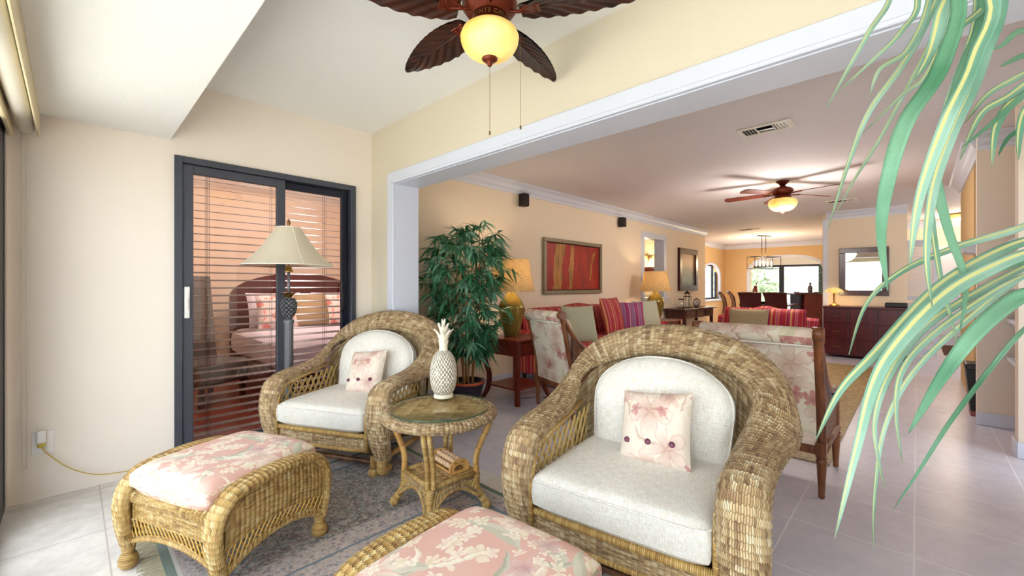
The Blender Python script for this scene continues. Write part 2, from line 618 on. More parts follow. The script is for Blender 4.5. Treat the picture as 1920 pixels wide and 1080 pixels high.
class G:
    def __init__(s, M_=None):
        s.v, s.f, s.u, s.sm = [], [], [], []
        s.M = M_ or Matrix.Identity(4)

    def add(s, p):
        q = s.M @ V(p)
        s.v.append((q.x, q.y, q.z))
        return len(s.v) - 1

    def face(s, idx, uv=None, smooth=True):
        s.f.append(tuple(idx))
        s.u.append(uv or [(0, 0)] * len(idx))
        s.sm.append(smooth)

    def box(s, x0, y0, z0, x1, y1, z1, b=0):
        if b <= 0:
            c = [s.add((x, y, z)) for z in (z0, z1) for y in (y0, y1) for x in (x0, x1)]
            dx, dy, dz = x1 - x0, y1 - y0, z1 - z0
            for q, (w, h) in (((0, 2, 3, 1), (dy, dx)), ((4, 5, 7, 6), (dx, dy)), ((0, 1, 5, 4), (dx, dz)),
                              ((2, 6, 7, 3), (dz, dx)), ((0, 4, 6, 2), (dz, dy)), ((1, 3, 7, 5), (dy, dz))):
                s.face([c[i] for i in q], [(0, 0), (w, 0), (w, h), (0, h)], False)
            return s
        X, Y, Z = (x0, x1), (y0, y1), (z0, z1)
        b = min(b, (x1 - x0) / 2.01, (y1 - y0) / 2.01, (z1 - z0) / 2.01)
        ids = {}
        for i in (0, 1):
            for j in (0, 1):
                for k in (0, 1):
                    sx, sy, sz = (1, -1)[i], (1, -1)[j], (1, -1)[k]
                    ids[i, j, k, 'x'] = s.add((X[i], Y[j] + sy * b, Z[k] + sz * b))
                    ids[i, j, k, 'y'] = s.add((X[i] + sx * b, Y[j], Z[k] + sz * b))
                    ids[i, j, k, 'z'] = s.add((X[i] + sx * b, Y[j] + sy * b, Z[k]))
        ctr = V(((x0 + x1) / 2, (y0 + y1) / 2, (z0 + z1) / 2))

        def put(lst):
            ps = [s.M.inverted() @ V(s.v[i]) for i in lst]
            n = (ps[1] - ps[0]).cross(ps[2] - ps[0])
            mid = sum(ps, V()) / len(ps)
            if n.dot(mid - ctr) < 0:
                lst = lst[::-1]
                ps = ps[::-1]
                n = -n
            a = max(range(3), key=lambda q: abs(n[q]))
            ua = [q for q in range(3) if q != a]
            s.face(lst, [(p[ua[0]], p[ua[1]]) for p in ps], False)
        for i in (0, 1):
            put([ids[i, 0, 0, 'x'], ids[i, 1, 0, 'x'], ids[i, 1, 1, 'x'], ids[i, 0, 1, 'x']])
            put([ids[0, i, 0, 'y'], ids[1, i, 0, 'y'], ids[1, i, 1, 'y'], ids[0, i, 1, 'y']])
            put([ids[0, 0, i, 'z'], ids[1, 0, i, 'z'], ids[1, 1, i, 'z'], ids[0, 1, i, 'z']])
            for j in (0, 1):
                put([ids[i, j, 0, 'x'], ids[i, j, 1, 'x'], ids[i, j, 1, 'y'], ids[i, j, 0, 'y']])
                put([ids[i, 0, j, 'x'], ids[i, 1, j, 'x'], ids[i, 1, j, 'z'], ids[i, 0, j, 'z']])
                put([ids[0, i, j, 'y'], ids[1, i, j, 'y'], ids[1, i, j, 'z'], ids[0, i, j, 'z']])
                for k in (0, 1):
                    put([ids[i, j, k, 'x'], ids[i, j, k, 'y'], ids[i, j, k, 'z']])
        return s

    def grid(s, fn, nu, nv, uvf=None, cu=False, cv=False, flip=False, smooth=True):
        """fn(i/nu, j/nv) -> point; closed in u / v if asked"""
        ru, rv = (nu if cu else nu + 1), (nv if cv else nv + 1)
        P = [[None] * rv for _ in range(ru)]
        for i in range(ru):
            for j in range(rv):
                P[i][j] = s.add(fn(i / nu, j / nv))
        uvf = uvf or (lambda a, b: (a, b))
        for i in range(nu):
            for j in range(nv):
                a, b = P[i][j], P[(i + 1) % ru][j]
                c, d = P[(i + 1) % ru][(j + 1) % rv], P[i][(j + 1) % rv]
                uv = [uvf(i / nu, j / nv), uvf((i + 1) / nu, j / nv), uvf((i + 1) / nu, (j + 1) / nv), uvf(i / nu, (j + 1) / nv)]
                q = [a, b, c, d]
                if flip:
                    q, uv = q[::-1], uv[::-1]
                s.face(q, uv, smooth)
        return P

    def tube(s, pts, r, n=8, closed=False, squash=1.0, caps=True, up=None):
        pts = [V(p) for p in pts]
        N_ = len(pts)
        rr = r if isinstance(r, (list, tuple)) else [r] * N_
        rings = []
        L = 0
        ls = []
        prev = None
        for i, p in enumerate(pts):
            if i:
                L += (p - pts[i - 1]).length
            ls.append(L)
            if closed:
                t = pts[(i + 1) % N_] - pts[i - 1]
            else:
                t = pts[min(i + 1, N_ - 1)] - pts[max(i - 1, 0)]
            if t.length < 1e-9:
                t = V((0, 0, 1))
            t.normalize()
            if up is not None:
                a = V(up).cross(t)
                if a.length < 1e-5:
                    a = V((1, 0, 0))
            elif prev is None:
                a = V((0, 0, 1)).cross(t)
                if a.length < .05:
                    a = V((1, 0, 0)) - t * t.x
            else:
                a = prev - t * prev.dot(t)
            a.normalize()
            prev = a
            b = t.cross(a)
            rings.append([s.add(p + a * math.cos(2 * math.pi * k / n) * rr[i] + b * math.sin(2 * math.pi * k / n) * rr[i] * squash) for k in range(n)])
        if closed:
            ls.append(L + (pts[0] - pts[-1]).length)
        for i in range(N_ if closed else N_ - 1):
            A, B = rings[i], rings[(i + 1) % N_]
            c = 2 * math.pi * rr[i] / n
            for k in range(n):
                k2 = (k + 1) % n
                s.face([A[k], A[k2], B[k2], B[k]], [(ls[i], k * c), (ls[i], (k + 1) * c), (ls[i + 1], (k + 1) * c), (ls[i + 1], k * c)])
        if caps and not closed:
            s.face(rings[0][::-1], None, False)
            s.face(rings[-1], None, False)
        return s

    def lathe(s, prof, n=32, c=(0, 0, 0), mod=None, rings_up=False):
        """prof: (radius, z) pairs from one end to the other"""
        ls = [0]
        for a, b in zip(prof, prof[1:]):
            ls.append(ls[-1] + math.hypot(b[0] - a[0], b[1] - a[1]))
        rm = max(p[0] for p in prof)
        rings = []
        for i, (r, z) in enumerate(prof):
            ring = []
            for k in range(n):
                a = 2 * math.pi * k / n
                q = r * (mod(a, i / (len(prof) - 1)) if mod else 1)
                ring.append(s.add((c[0] + q * math.cos(a), c[1] + q * math.sin(a), c[2] + z)))
            rings.append(ring)
        for i in range(len(prof) - 1):
            for k in range(n):
                k2 = (k + 1) % n
                u0, u1 = 2 * math.pi * rm * k / n, 2 * math.pi * rm * (k + 1) / n
                s.face([rings[i][k], rings[i][k2], rings[i + 1][k2], rings[i + 1][k]],
                       [(ls[i], u0), (ls[i], u1), (ls[i + 1], u1), (ls[i + 1], u0)] if rings_up else
                       [(u0, ls[i]), (u1, ls[i]), (u1, ls[i + 1]), (u0, ls[i + 1])])
        return s

    def ball(s, c, r, n=12, m=8, sq=(1, 1, 1)):
        s.grid(lambda a, b: (c[0] + r * sq[0] * math.cos(2 * math.pi * a) * math.sin(math.pi * (.001 + .998 * b)),
                             c[1] + r * sq[1] * math.sin(2 * math.pi * a) * math.sin(math.pi * (.001 + .998 * b)),
                             c[2] - r * sq[2] * math.cos(math.pi * b)), n, m,
               lambda a, b: (a * 2 * math.pi * r, b * math.pi * r), cu=True)
        return s

    def prism(s, outline, fn, t0, t1, smooth_side=False):
        """outline: 2D points (counter-clockwise seen from +t); fn(a, b, t) -> 3D"""
        A = [s.add(fn(a, b, t0)) for a, b in outline]
        B = [s.add(fn(a, b, t1)) for a, b in outline]
        s.face(A[::-1], [p for p in outline][::-1], False)
        s.face(B, list(outline), False)
        n = len(outline)
        L = 0
        for i in range(n):
            j = (i + 1) % n
            d = math.hypot(outline[j][0] - outline[i][0], outline[j][1] - outline[i][1])
            s.face([A[i], A[j], B[j], B[i]], [(L, t0), (L + d, t0), (L + d, t1), (L, t1)], smooth_side)
            L += d
        return s

    def band(s, keys, steps, W0, up_d, dn_d, n=14, rib=0, ribp=.05, fn=None):
        """padded woven band: keys = (x,y,z,nx,ny,nz,width)"""
        K = catmull(keys, steps)
        pts = [V(k[:3]) for k in K]
        ls = [0]
        for a, b in zip(pts, pts[1:]):
            ls.append(ls[-1] + (b - a).length)
        rings = []
        for i, k in enumerate(K):
            t = pts[min(i + 1, len(pts) - 1)] - pts[max(i - 1, 0)]
            t.normalize()
            nr = V(k[3:6])
            nr = nr - t * nr.dot(t)
            nr.normalize()
            w = nr.cross(t)
            hw = k[6] / 2
            bl = 1 + rib * abs(math.sin(math.pi * ls[i] / ribp))
            ring = []
            for q in range(n):
                a = 2 * math.pi * q / n
                ca, sa = math.cos(a), math.sin(a)
                cx = math.copysign(abs(ca) ** .75, ca) * hw * bl
                cy = math.copysign(abs(sa) ** .8, sa) * (up_d if sa > 0 else dn_d)
                cy *= bl
                ring.append(s.add(pts[i] + w * cx + nr * cy))
            rings.append(ring)
        per = 2 * (W0 + up_d + dn_d) * .85
        for i in range(len(K) - 1):
            for q in range(n):
                q2 = (q + 1) % n
                v0, v1 = per * q / n, per * (q + 1) / n
                s.face([rings[i][q], rings[i][q2], rings[i + 1][q2], rings[i + 1][q]][::-1],
                       [(ls[i], v0), (ls[i], v1), (ls[i + 1], v1), (ls[i + 1], v0)][::-1])
        s.face(rings[0], None, False)
        s.face(rings[-1][::-1], None, False)
        return s

    def pillow(s, w, d, h, p=3.0, q=.55, nx=20, ny=20, warp=None, both=True, edge=0.0, dimple=None, lump=0, seed=0):
        """soft cushion centred on the origin, w x d in x,y and h thick in z"""
        rnd = random.Random(seed)
        ph = [rnd.uniform(0, 6.28) for _ in range(6)]

        def th(x, y):
            t = max(0.0, (1 - abs(x) ** p)) ** q * max(0.0, (1 - abs(y) ** p)) ** q
            t = edge + (1 - edge) * t
            if dimple:
                for (dx, dy, dr, dd) in dimple:
                    t -= dd * math.exp(-(((x - dx) ** 2 + (y - dy) ** 2) / dr ** 2))
            if lump:
                t += lump * (math.sin(5 * x + ph[0]) * math.sin(4 * y + ph[1]) + .5 * math.sin(9 * x + ph[2]) * math.sin(8 * y + ph[3])) * max(0, (1 - x * x) * (1 - y * y))
            return t

        def sg(a):
            return math.copysign(abs(a) ** .8, a)
        for sgn in (1, -1):
            def f(a, b):
                x, y = sg(2 * a - 1), sg(2 * b - 1)
                z = sgn * th(x, y) * h / 2
                X, Y = x * w / 2, y * d / 2
                if warp:
                    X, Y = warp(x, y)
                return (X, Y, z)
            s.grid(f, nx, ny, lambda a, b: ((2 * a - 1) * w / 2, (2 * b - 1) * d / 2), flip=(sgn < 0))
        # the side strip between the two faces
        if edge > 0:
            ring = [(i / nx, 0) for i in range(nx)] + [(1, i / ny) for i in range(ny)] + [(1 - i / nx, 1) for i in range(nx)] + [(0, 1 - i / ny) for i in range(ny)]
            n = len(ring)

            def g(a, b):
                e = ring[int(round(a * n)) % n]
                x, y = sg(2 * e[0] - 1), sg(2 * e[1] - 1)
                t = th(x, y) * h / 2
                X, Y = x * w / 2, y * d / 2
                if warp:
                    X, Y = warp(x, y)
                bul = 1 + .012 * math.sin(math.pi * b)
                return (X * bul, Y * bul, lerp(-t, t, b))
            s.grid(g, n, 6, lambda a, b: (a * 2 * (w + d), b * h), cu=True)
        return s

    def obj(s, name, mat, parent=None, mods=None):
        me = bpy.data.meshes.new(name)
        me.from_pydata(s.v, [], s.f)
        uvl = me.uv_layers.new(name='UVMap')
        flat = [c for f in s.u for uv in f for c in uv]
        uvl.data.foreach_set('uv', flat)
        me.polygons.foreach_set('use_smooth', s.sm)
        me.materials.append(M[mat] if isinstance(mat, str) else mat)
        me.update()
        o = bpy.data.objects.new(name, me)
        col.objects.link(o)
        if parent is not None:
            o.parent = parent
        return o


def thing(name, label, cat, loc=(0, 0, 0), rz=0, group=None):
    o = bpy.data.objects.new(name, None)
    o.empty_display_size = .05
    col.objects.link(o)
    o.location = loc
    o.rotation_euler = (0, 0, rz)
    o['label'] = label
    o['category'] = cat
    if group:
        o['group'] = group
    return o


def tag(o, label, cat, group=None, loc=None, rot=None):
    o['label'] = label
    o['category'] = cat
    if group:
        o['group'] = group
    if loc is not None:
        o.location = loc
    if rot is not None:
        o.rotation_euler = rot
    return o


def struct(o):
    o['kind'] = 'structure'
    return o


def copy_tree(o, parent=None):
    c = o.copy()
    col.objects.link(c)
    c.parent = parent
    for ch in list(o.children):
        copy_tree(ch, c)
    return c


def dup(o, label, loc, rz=None, group=None):
    c = copy_tree(o)
    c['label'] = label
    c.location = loc
    if rz is not None:
        c.rotation_euler = (0, 0, rz)
    if group:
        c['group'] = group
    return c


def plate(name, mat, x0, y0, z0, x1, y1, z1, parent=None, b=0):
    return G().box(x0, y0, z0, x1, y1, z1, b).obj(name, mat, parent)


def wall_with_holes(g, axis, a0, a1, z0, z1, t0, t1, holes):
    """wall slab along 'x' or 'y'; holes = (a, b, za, zb), not overlapping along the wall"""
    def bx(a, b, c, d):
        if b - a < 1e-4 or d - c < 1e-4:
            return
        if axis == 'x':
            g.box(a, t0, c, b, t1, d)
        else:
            g.box(t0, a, c, t1, b, d)
    cur = a0
    for (a, b, c, d) in sorted(holes):
        bx(cur, a, z0, z1)
        bx(a, b, z0, c)
        bx(a, b, d, z1)
        cur = b
    bx(cur, a1, z0, z1)
    return g


# ================================================================== the setting
LZ, LC = 2.67, 2.60           # lanai ceiling, living room ceiling
XH0, XH1 = 1.95, 2.17         # the wall with the wide opening
YW, YL = 3.70, 3.85           # lanai end wall, living room wall

struct(plate('floor', 'tile', 1.93, -2.9, -0.1, 16.6, 7.2, 0.0))
struct(plate('floor', 'tile_stone', -0.40, -2.7, -0.1, 1.93, 7.2, 0.0))
struct(plate('ceiling', 'ceil', -0.25, -2.6, LZ, XH0, YW, LZ + .1))
# lowered strip along the window side
struct(plate('ceiling', 'ceil', -0.25, -2.6, 2.25, 0.47, YW, LZ))
struct(plate('ceiling', 'ceil_pop', XH1, -3, LC, 11.0, 3.99, LC + .1))
struct(plate('ceiling', 'ceil_pop', 11.0, -3, LC, 16.6, 5.4, LC + .1))

# lanai end wall with the bedroom sliding door
g = wall_with_holes(G(), 'x', -0.25, XH0, 0, LZ, YW, YW + .15, [(0.49, 1.79, 0.0, 2.15)])
struct(g.obj('wall_back', 'wall'))
# west side: sill beam above the glass
struct(plate('wall_left', 'wall', -0.40, -2.6, 2.22, -0.25, 3.85, LZ + .1))
struct(plate('wall_left', 'wall', -0.40, 3.66, 0, -0.25, 3.85, 2.22))
g = wall_with_holes(G(), 'x', -0.40, XH0, 0, LZ, -2.7, -2.6, [])
struct(g.obj('wall_front', 'wall'))
# header wall with the wide opening into the living room
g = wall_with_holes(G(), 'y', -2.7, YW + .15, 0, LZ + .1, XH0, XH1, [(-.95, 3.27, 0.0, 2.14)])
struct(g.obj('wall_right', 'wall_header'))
# casing of the opening
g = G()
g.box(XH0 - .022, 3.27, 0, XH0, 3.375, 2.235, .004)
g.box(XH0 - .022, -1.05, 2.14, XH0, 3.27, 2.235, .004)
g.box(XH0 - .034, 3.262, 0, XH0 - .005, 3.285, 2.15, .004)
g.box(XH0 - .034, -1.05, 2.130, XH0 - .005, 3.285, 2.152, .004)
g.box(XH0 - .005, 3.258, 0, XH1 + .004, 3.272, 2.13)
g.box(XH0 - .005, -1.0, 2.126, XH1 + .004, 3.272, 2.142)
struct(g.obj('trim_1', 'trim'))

# living room wall with the kitchen pass-through
g = wall_with_holes(G(), 'x', XH1, 11.05, 0, LC + .1, YL, YL + .15, [(7.72, 8.62, 1.0, 2.20)])
struct(g.obj('wall_living', 'wall_pink'))
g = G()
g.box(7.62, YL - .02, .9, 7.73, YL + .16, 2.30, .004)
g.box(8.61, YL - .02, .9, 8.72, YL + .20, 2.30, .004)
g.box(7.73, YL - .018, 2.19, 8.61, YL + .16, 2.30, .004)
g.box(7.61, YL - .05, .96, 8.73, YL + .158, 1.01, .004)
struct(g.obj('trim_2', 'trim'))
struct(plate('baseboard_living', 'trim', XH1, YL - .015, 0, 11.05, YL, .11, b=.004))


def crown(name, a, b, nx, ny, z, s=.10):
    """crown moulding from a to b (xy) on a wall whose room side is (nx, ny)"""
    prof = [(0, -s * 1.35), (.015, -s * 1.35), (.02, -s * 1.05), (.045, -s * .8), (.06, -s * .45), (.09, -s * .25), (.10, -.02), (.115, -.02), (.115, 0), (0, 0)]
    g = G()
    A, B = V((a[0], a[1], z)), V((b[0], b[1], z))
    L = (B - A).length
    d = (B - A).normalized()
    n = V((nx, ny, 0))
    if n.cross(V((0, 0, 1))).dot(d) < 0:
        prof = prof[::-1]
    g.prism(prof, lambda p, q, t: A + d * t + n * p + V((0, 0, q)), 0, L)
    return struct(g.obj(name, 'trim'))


crown('trim_3', (XH1, YL), (11.05, YL), 0, -1, LC)

# dining room
g = wall_with_holes(G(), 'x', 11.05, 15.65, 0, LC + .1, 4.76, 4.91, [(13.35, 14.95, .80, 1.95)])
struct(g.obj('wall_dining', 'wall_ochre'))
struct(plate('wall_dining', 'wall_pink', 10.90, YL + .15, 0, 11.045, 4.76, LC + .1))


def arch_wall(name, mat, axis, a0, a1, h0, h1, spring, top, z1, t0, t1, sill=0.0, n=20, trimw=.09):
    """wall slab with one segmental-arched opening h0..h1, plus its raised casing"""
    g = G()

    def fn(a, z, t):
        return (a, t, z) if axis == 'x' else (t, a, z)
    hw, c = (h1 - h0) / 2, (h0 + h1) / 2
    ex = 2.6

    def zt(a):
        u = abs((a - c) / hw)
        return spring + (top - spring) * max(0, 1 - u ** ex) ** (1 / 2.0)
    sgn = 1 if axis == 'y' else -1

    def quad(a, b, c_, d):
        A = [(a, c_), (b, c_), (b, d), (a, d)]
        g.prism(A if sgn > 0 else A[::-1], fn, t0, t1)
    quad(a0, h0, 0, z1)
    quad(h1, a1, 0, z1)
    if sill > 0:
        quad(h0, h1, 0, sill)
    for i in range(n):
        x0, x1 = h0 + (h1 - h0) * i / n, h0 + (h1 - h0) * (i + 1) / n
        A = [(x0, zt(x0)), (x1, zt(x1)), (x1, z1), (x0, z1)]
        g.prism(A if sgn > 0 else A[::-1], fn, t0, t1)
    struct(g.obj(name, mat))
    # casing
    path = [(h0, sill)] + [(h0 + (h1 - h0) * i / n, zt(h0 + (h1 - h0) * i / n)) for i in range(n + 1)] + [(h1, sill)]
    g = G()
    for (p, q) in zip(path, path[1:]):
        dx, dz = q[0] - p[0], q[1] - p[1]
        L = math.hypot(dx, dz)
        if L < 1e-5:
            continue
        nx, nz = -dz / L * trimw, dx / L * trimw
        for w0, w1, tt in ((0, 1, .02), (-.03, .15, .035)):
            A = [(p[0] + nx * w0, p[1] + nz * w0), (q[0] + nx * w0, q[1] + nz * w0), (q[0] + nx * w1, q[1] + nz * w1), (p[0] + nx * w1, p[1] + nz * w1)]
            g.prism(A if sgn > 0 else A[::-1], fn, t0 - tt, t0 - .0005)
    return g


XF = 15.5
g = arch_wall('wall_dining', 'wall_ochre', 'y', .9, 4.91, 2.0, 3.98, 1.72, 2.12, LC + .1, XF, XF + .15, sill=0)
struct(g.obj('trim_4', 'trim'))
crown('trim_5', (11.05, 4.76), (XF, 4.76), 0, -1, LC)
crown('trim_6', (XF, 1.2), (XF, 4.76), -1, 0, LC)
# arched window surround in the dining side wall
g = G()
NA = 12
for i in range(NA):
    a0_, a1_ = math.pi * i / NA, math.pi * (i + 1) / NA
    A = [(14.15 - .80 * math.cos(a0_), 1.55 + .40 * math.sin(a0_)), (14.15 - .80 * math.cos(a1_), 1.55 + .40 * math.sin(a1_)),
         (14.15 - .80 * math.cos(a1_), 1.96), (14.15 - .80 * math.cos(a0_), 1.96)]
    g.prism(A[::-1], lambda a, z, t: (a, t, z), 4.765, 4.90)
struct(g.obj('wall_dining', 'wall_ochre'))
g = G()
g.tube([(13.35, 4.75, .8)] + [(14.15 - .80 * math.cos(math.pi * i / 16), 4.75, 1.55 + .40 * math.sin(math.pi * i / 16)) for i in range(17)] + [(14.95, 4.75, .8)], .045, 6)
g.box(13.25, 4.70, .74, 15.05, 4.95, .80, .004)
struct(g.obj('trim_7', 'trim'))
# enclosed porch behind the dining room
g = wall_with_holes(G(), 'x', 15.65, 16.5, 0, LC, 4.76, 4.9, [])
g.box(15.65, .8, 0, 16.5, .95, LC)
struct(g.obj('wall_porch', 'wall'))
struct(plate('wall_porch', 'ceil', 16.4, .9, 1.93, 16.5, 4.8, LC))


def glazing(name, axis, a0, a1, z0, z1, t, posts, fw=.06, mat='frame_navy', pane='pane', depth=.06):
    root = bpy.data.objects.new(name, None)
    col.objects.link(root)
    struct(root)
    g = G()

    def bx(a, b, c, d, e=depth):
        if axis == 'y':
            g.box(t - e / 2, a, c, t + e / 2, b, d, .003)
        else:
            g.box(a, t - e / 2, c, b, t + e / 2, d, .003)
    bx(a0, a0 + fw, z0, z1)
    bx(a1 - fw, a1, z0, z1)
    bx(a0 + fw, a1 - fw, z1 - fw, z1)
    bx(a0 + fw, a1 - fw, z0, z0 + fw)
    for p, w in posts:
        bx(p - w / 2, p + w / 2, z0 + fw, z1 - fw, depth * .9)
    g.obj('window_frame', mat, root)
    g = G()
    if axis == 'y':
        g.box(t - .003, a0 + fw, z0 + fw, t + .003, a1 - fw, z1 - fw)
    else:
        g.box(a0 + fw, t - .003, z0 + fw, a1 - fw, t + .003, z1 - fw)
    g.obj('pane', pane, root)
    return root


glazing('window_1', 'y', -2.1, 3.66, .01, 2.22, -0.285, [(-.66, .09), (.78, .09), (2.22, .09), (3.44, .34)], .07)  # wide end post is added to hold window light off the end wall
struct(plate('wall_left', 'wall', -0.40, -2.6, 0, -0.25, -2.1, 2.22))
glazing('window_2', 'y', .95, 4.76, .02, 1.93, 16.45, [(3.27, .14), (2.20, .12)], .07)
glazing('window_3', 'x', 13.35, 14.95, .80, 1.93, 4.87, [(14.6, .08)], .06)

# mirror wall, its white corner post and the hall beyond
XM = 9.76
g = wall_with_holes(G(), 'y', .12, 1.22, 0, LC + .1, XM, XM + .15, [])
struct(g.obj('wall_mirror', 'wall_pink'))
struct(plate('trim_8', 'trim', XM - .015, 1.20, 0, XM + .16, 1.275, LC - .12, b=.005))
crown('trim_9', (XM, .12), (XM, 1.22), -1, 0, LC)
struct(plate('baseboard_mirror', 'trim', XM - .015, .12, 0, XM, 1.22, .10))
# hall
struct(plate('wall_hall', 'wall_pink', 12.6, -2.9, 0, 12.75, 1.2, LC + .1))
struct(plate('wall_hall', 'wall_pink', XM + .15, 1.2, 0, XF, 1.3, LC + .1))
crown('trim_10', (12.6, -2.6), (12.6, 1.2), -1, 0, LC)
# shelf wall on the right of the living room
struct(plate('wall_shelf', 'wall_right', 5.65, -2.2, 0, 5.75, -0.39, LC + .1))
struct(plate('wall_shelf', 'wall_ochre', 6.4, -.55, 0, 8.2, -.42, LC + .1))
struct(plate('wall_shelf', 'wall_right', 4.75, -.92, 0, 4.90, -.53, LC + .1))
struct(plate('baseboard_shelf', 'trim', 5.632, -.62, 0, 5.65, -.382, .115, b=.004))
struct(plate('baseboard_shelf', 'trim', 4.732, -.92, 0, 4.75, -.522, .115, b=.004))
struct(plate('baseboard_shelf', 'trim', 4.75, -.53, 0, 4.91, -.515, .115, b=.004))
struct(plate('wall_niche', 'wall_right', 4.90, -.98, 0, 5.65, -.90, LC + .1))
g = wall_with_holes(G(), 'x', XH1, 4.75, 0, LC + .1, -1.05, -.95, [(3.90, 4.72, 0.0, 2.2)])
struct(g.obj('wall_side', 'wall_right'))
glazing('added_window', 'x', 3.90, 4.72, .01, 2.2, -1.0, [], .06)  # added window out of view, put in to brighten the living room
glazing('window_4', 'x', 8.0, 9.6, .01, 2.2, -2.85, [(8.8, .09)], .07)
g = wall_with_holes(G(), 'x', 5.75, 12.75, 0, LC + .1, -2.9, -2.8, [(8.0, 9.6, 0.0, 2.2)])
struct(g.obj('wall_side', 'wall_right'))
# bedroom shell and kitchen shell
struct(plate('wall_bedroom', 'wall_pink', -.4, 7.0, 0, 4.2, 7.1, 2.6))
struct(plate('wall_bedroom', 'wall_pink', -.5, 3.85, 0, -.4, 7.1, 2.6))
struct(plate('wall_bedroom', 'wall_pink', 4.2, 4.0, 0, 4.3, 7.1, 2.6))
struct(plate('ceiling', 'ceil', -.5, 3.85, 2.6, 4.3, 7.1, 2.7))
struct(plate('floor', 'cherry_x', -.4, 3.9, 0.0, 4.2, 7.0, .012))
struct(plate('wall_kitchen', 'wall_ochre', 6.4, 6.2, 0, 10.8, 6.3, 2.6))
struct(plate('wall_kitchen', 'wall_ochre', 6.3, 4.0, 0, 6.4, 6.3, 2.6))
struct(plate('wall_kitchen', 'wall_pink', 10.8, 4.0, 0, 10.9, 6.3, 2.6))
struct(plate('ceiling', 'ceil', 6.3, 4.0, 2.6, 10.9, 6.3, 2.7))

# bedroom sliding door
root = bpy.data.objects.new('door_1', None)
col.objects.link(root)
struct(root)
g = G()
for x0, x1, y0, y1 in ((.49, .535, 0, 2.15), (1.745, 1.79, 0, 2.15), (.535, 1.745, 2.105, 2.15), (.535, 1.745, 0, .03)):
    g.box(x0, YW - .02, y0, x1, YW + .09, y1, .003)
g.obj('door_frame', 'frame_dark', root)


def slider(x0, x1, y, mat, nm='sliding_panel'):
    g = G()
    w = .062
    g.box(x0, y - .018, .03, x0 + w, y + .018, 2.10, .003)
    g.box(x1 - w, y - .018, .03, x1, y + .018, 2.10, .003)
    g.box(x0 + w, y - .018, 2.04, x1 - w, y + .018, 2.10, .003)
    g.box(x0 + w, y - .018, .03, x1 - w, y + .018, .12, .003)
    p = g.obj(nm, mat, root)
    g = G().box(x0 + w, y - .003, .12, x1 - w, y + .003, 2.04)
    g.obj('pane', 'pane_dark', p)
    return p


p = slider(.535, 1.20, YW + .012, 'frame_dark')
g = G().box(.545, YW - .018, 1.02, .575, YW - .006, 1.24, .003)
g.box(.552, YW - .026, 1.08, .568, YW - .018, 1.16, .003)
h_ = g.obj('door_handle', 'white_plastic', p)
h_['label'] = 'white pull handle on the left sliding panel'
p2 = slider(1.15, 1.745, YW + .055, 'frame_navy')
g = G().tube([(1.68, YW + .03, 1.02), (1.68, YW - .005, 1.04), (1.68, YW - .005, 1.24), (1.68, YW + .03, 1.26)], .008, 8)
g.obj('door_handle', 'black_metal', p2)

# louvred closet door and panelled entry door seen in the hall
root = bpy.data.objects.new('door_2', None)
col.objects.link(root)
struct(root)
g = G()
DX, DY0, DY1 = 10.35, -.25, .30
for y0, y1, z0, z1 in ((DY0, DY0 + .05, .02, 2.05), (DY1 - .05, DY1, .02, 2.05), (DY0 + .05, DY1 - .05, .02, .14), (DY0 + .05, DY1 - .05, 1.93, 2.05), (DY0 + .05, DY1 - .05, .98, 1.06)):
    g.box(DX, y0, z0, DX + .03, y1, z1)
for i in range(58):
    z = .16 + i * .0305
    if .95 < z < 1.06:
        continue
    g.box(DX + .006, DY0 + .05, z, DX + .024, DY1 - .05, z + .020)
g.obj('louvre_panel', 'trim', root)
root = bpy.data.objects.new('door_3', None)
col.objects.link(root)
struct(root)
g = G().box(12.55, -1.15, .01, 12.60, -.25, 2.05, .004)
for z0, z1 in ((.2, .85), (1.0, 1.85)):
    for y0, y1 in ((-1.08, -.74), (-.66, -.32)):
        g.box(12.535, y0, z0, 12.555, y1, z1, .01)
g.obj('door_panel', 'trim', root)
g = G().ball((12.52, -1.05, 1.0), .03)
g.obj('door_handle', 'brass', root)


# ================================================================== wicker furniture
def lattice_strip(g, bot, top, u0, u1, step, lean, r=.0032, pair=.009, place=None, bow=.0, seg=4):
    """crossing reeds between two edges; bot/top give the height at u; place(u, h) -> point"""
    n = int(abs(u1 - u0) / step)
    for sgn in (1, -1):
        for i in range(-3, n + 4):
            for e in ((-pair / 2, pair / 2) if pair else (0,)):
                ub = u0 + i * step + e
                pts = []
                for k in range(seg + 1):
                    t = k / seg
                    u = ub + sgn * lean * (t - .5) + sgn * bow * math.sin(math.pi * t)
                    if u < u0 or u > u1:
                        continue
                    h = lerp(bot(u), top(u), t)
                    p = V(place(u, h, sgn))
                    pts.append(p)
                if len(pts) >= 2:
                    g.tube(pts, r, 5, caps=False)


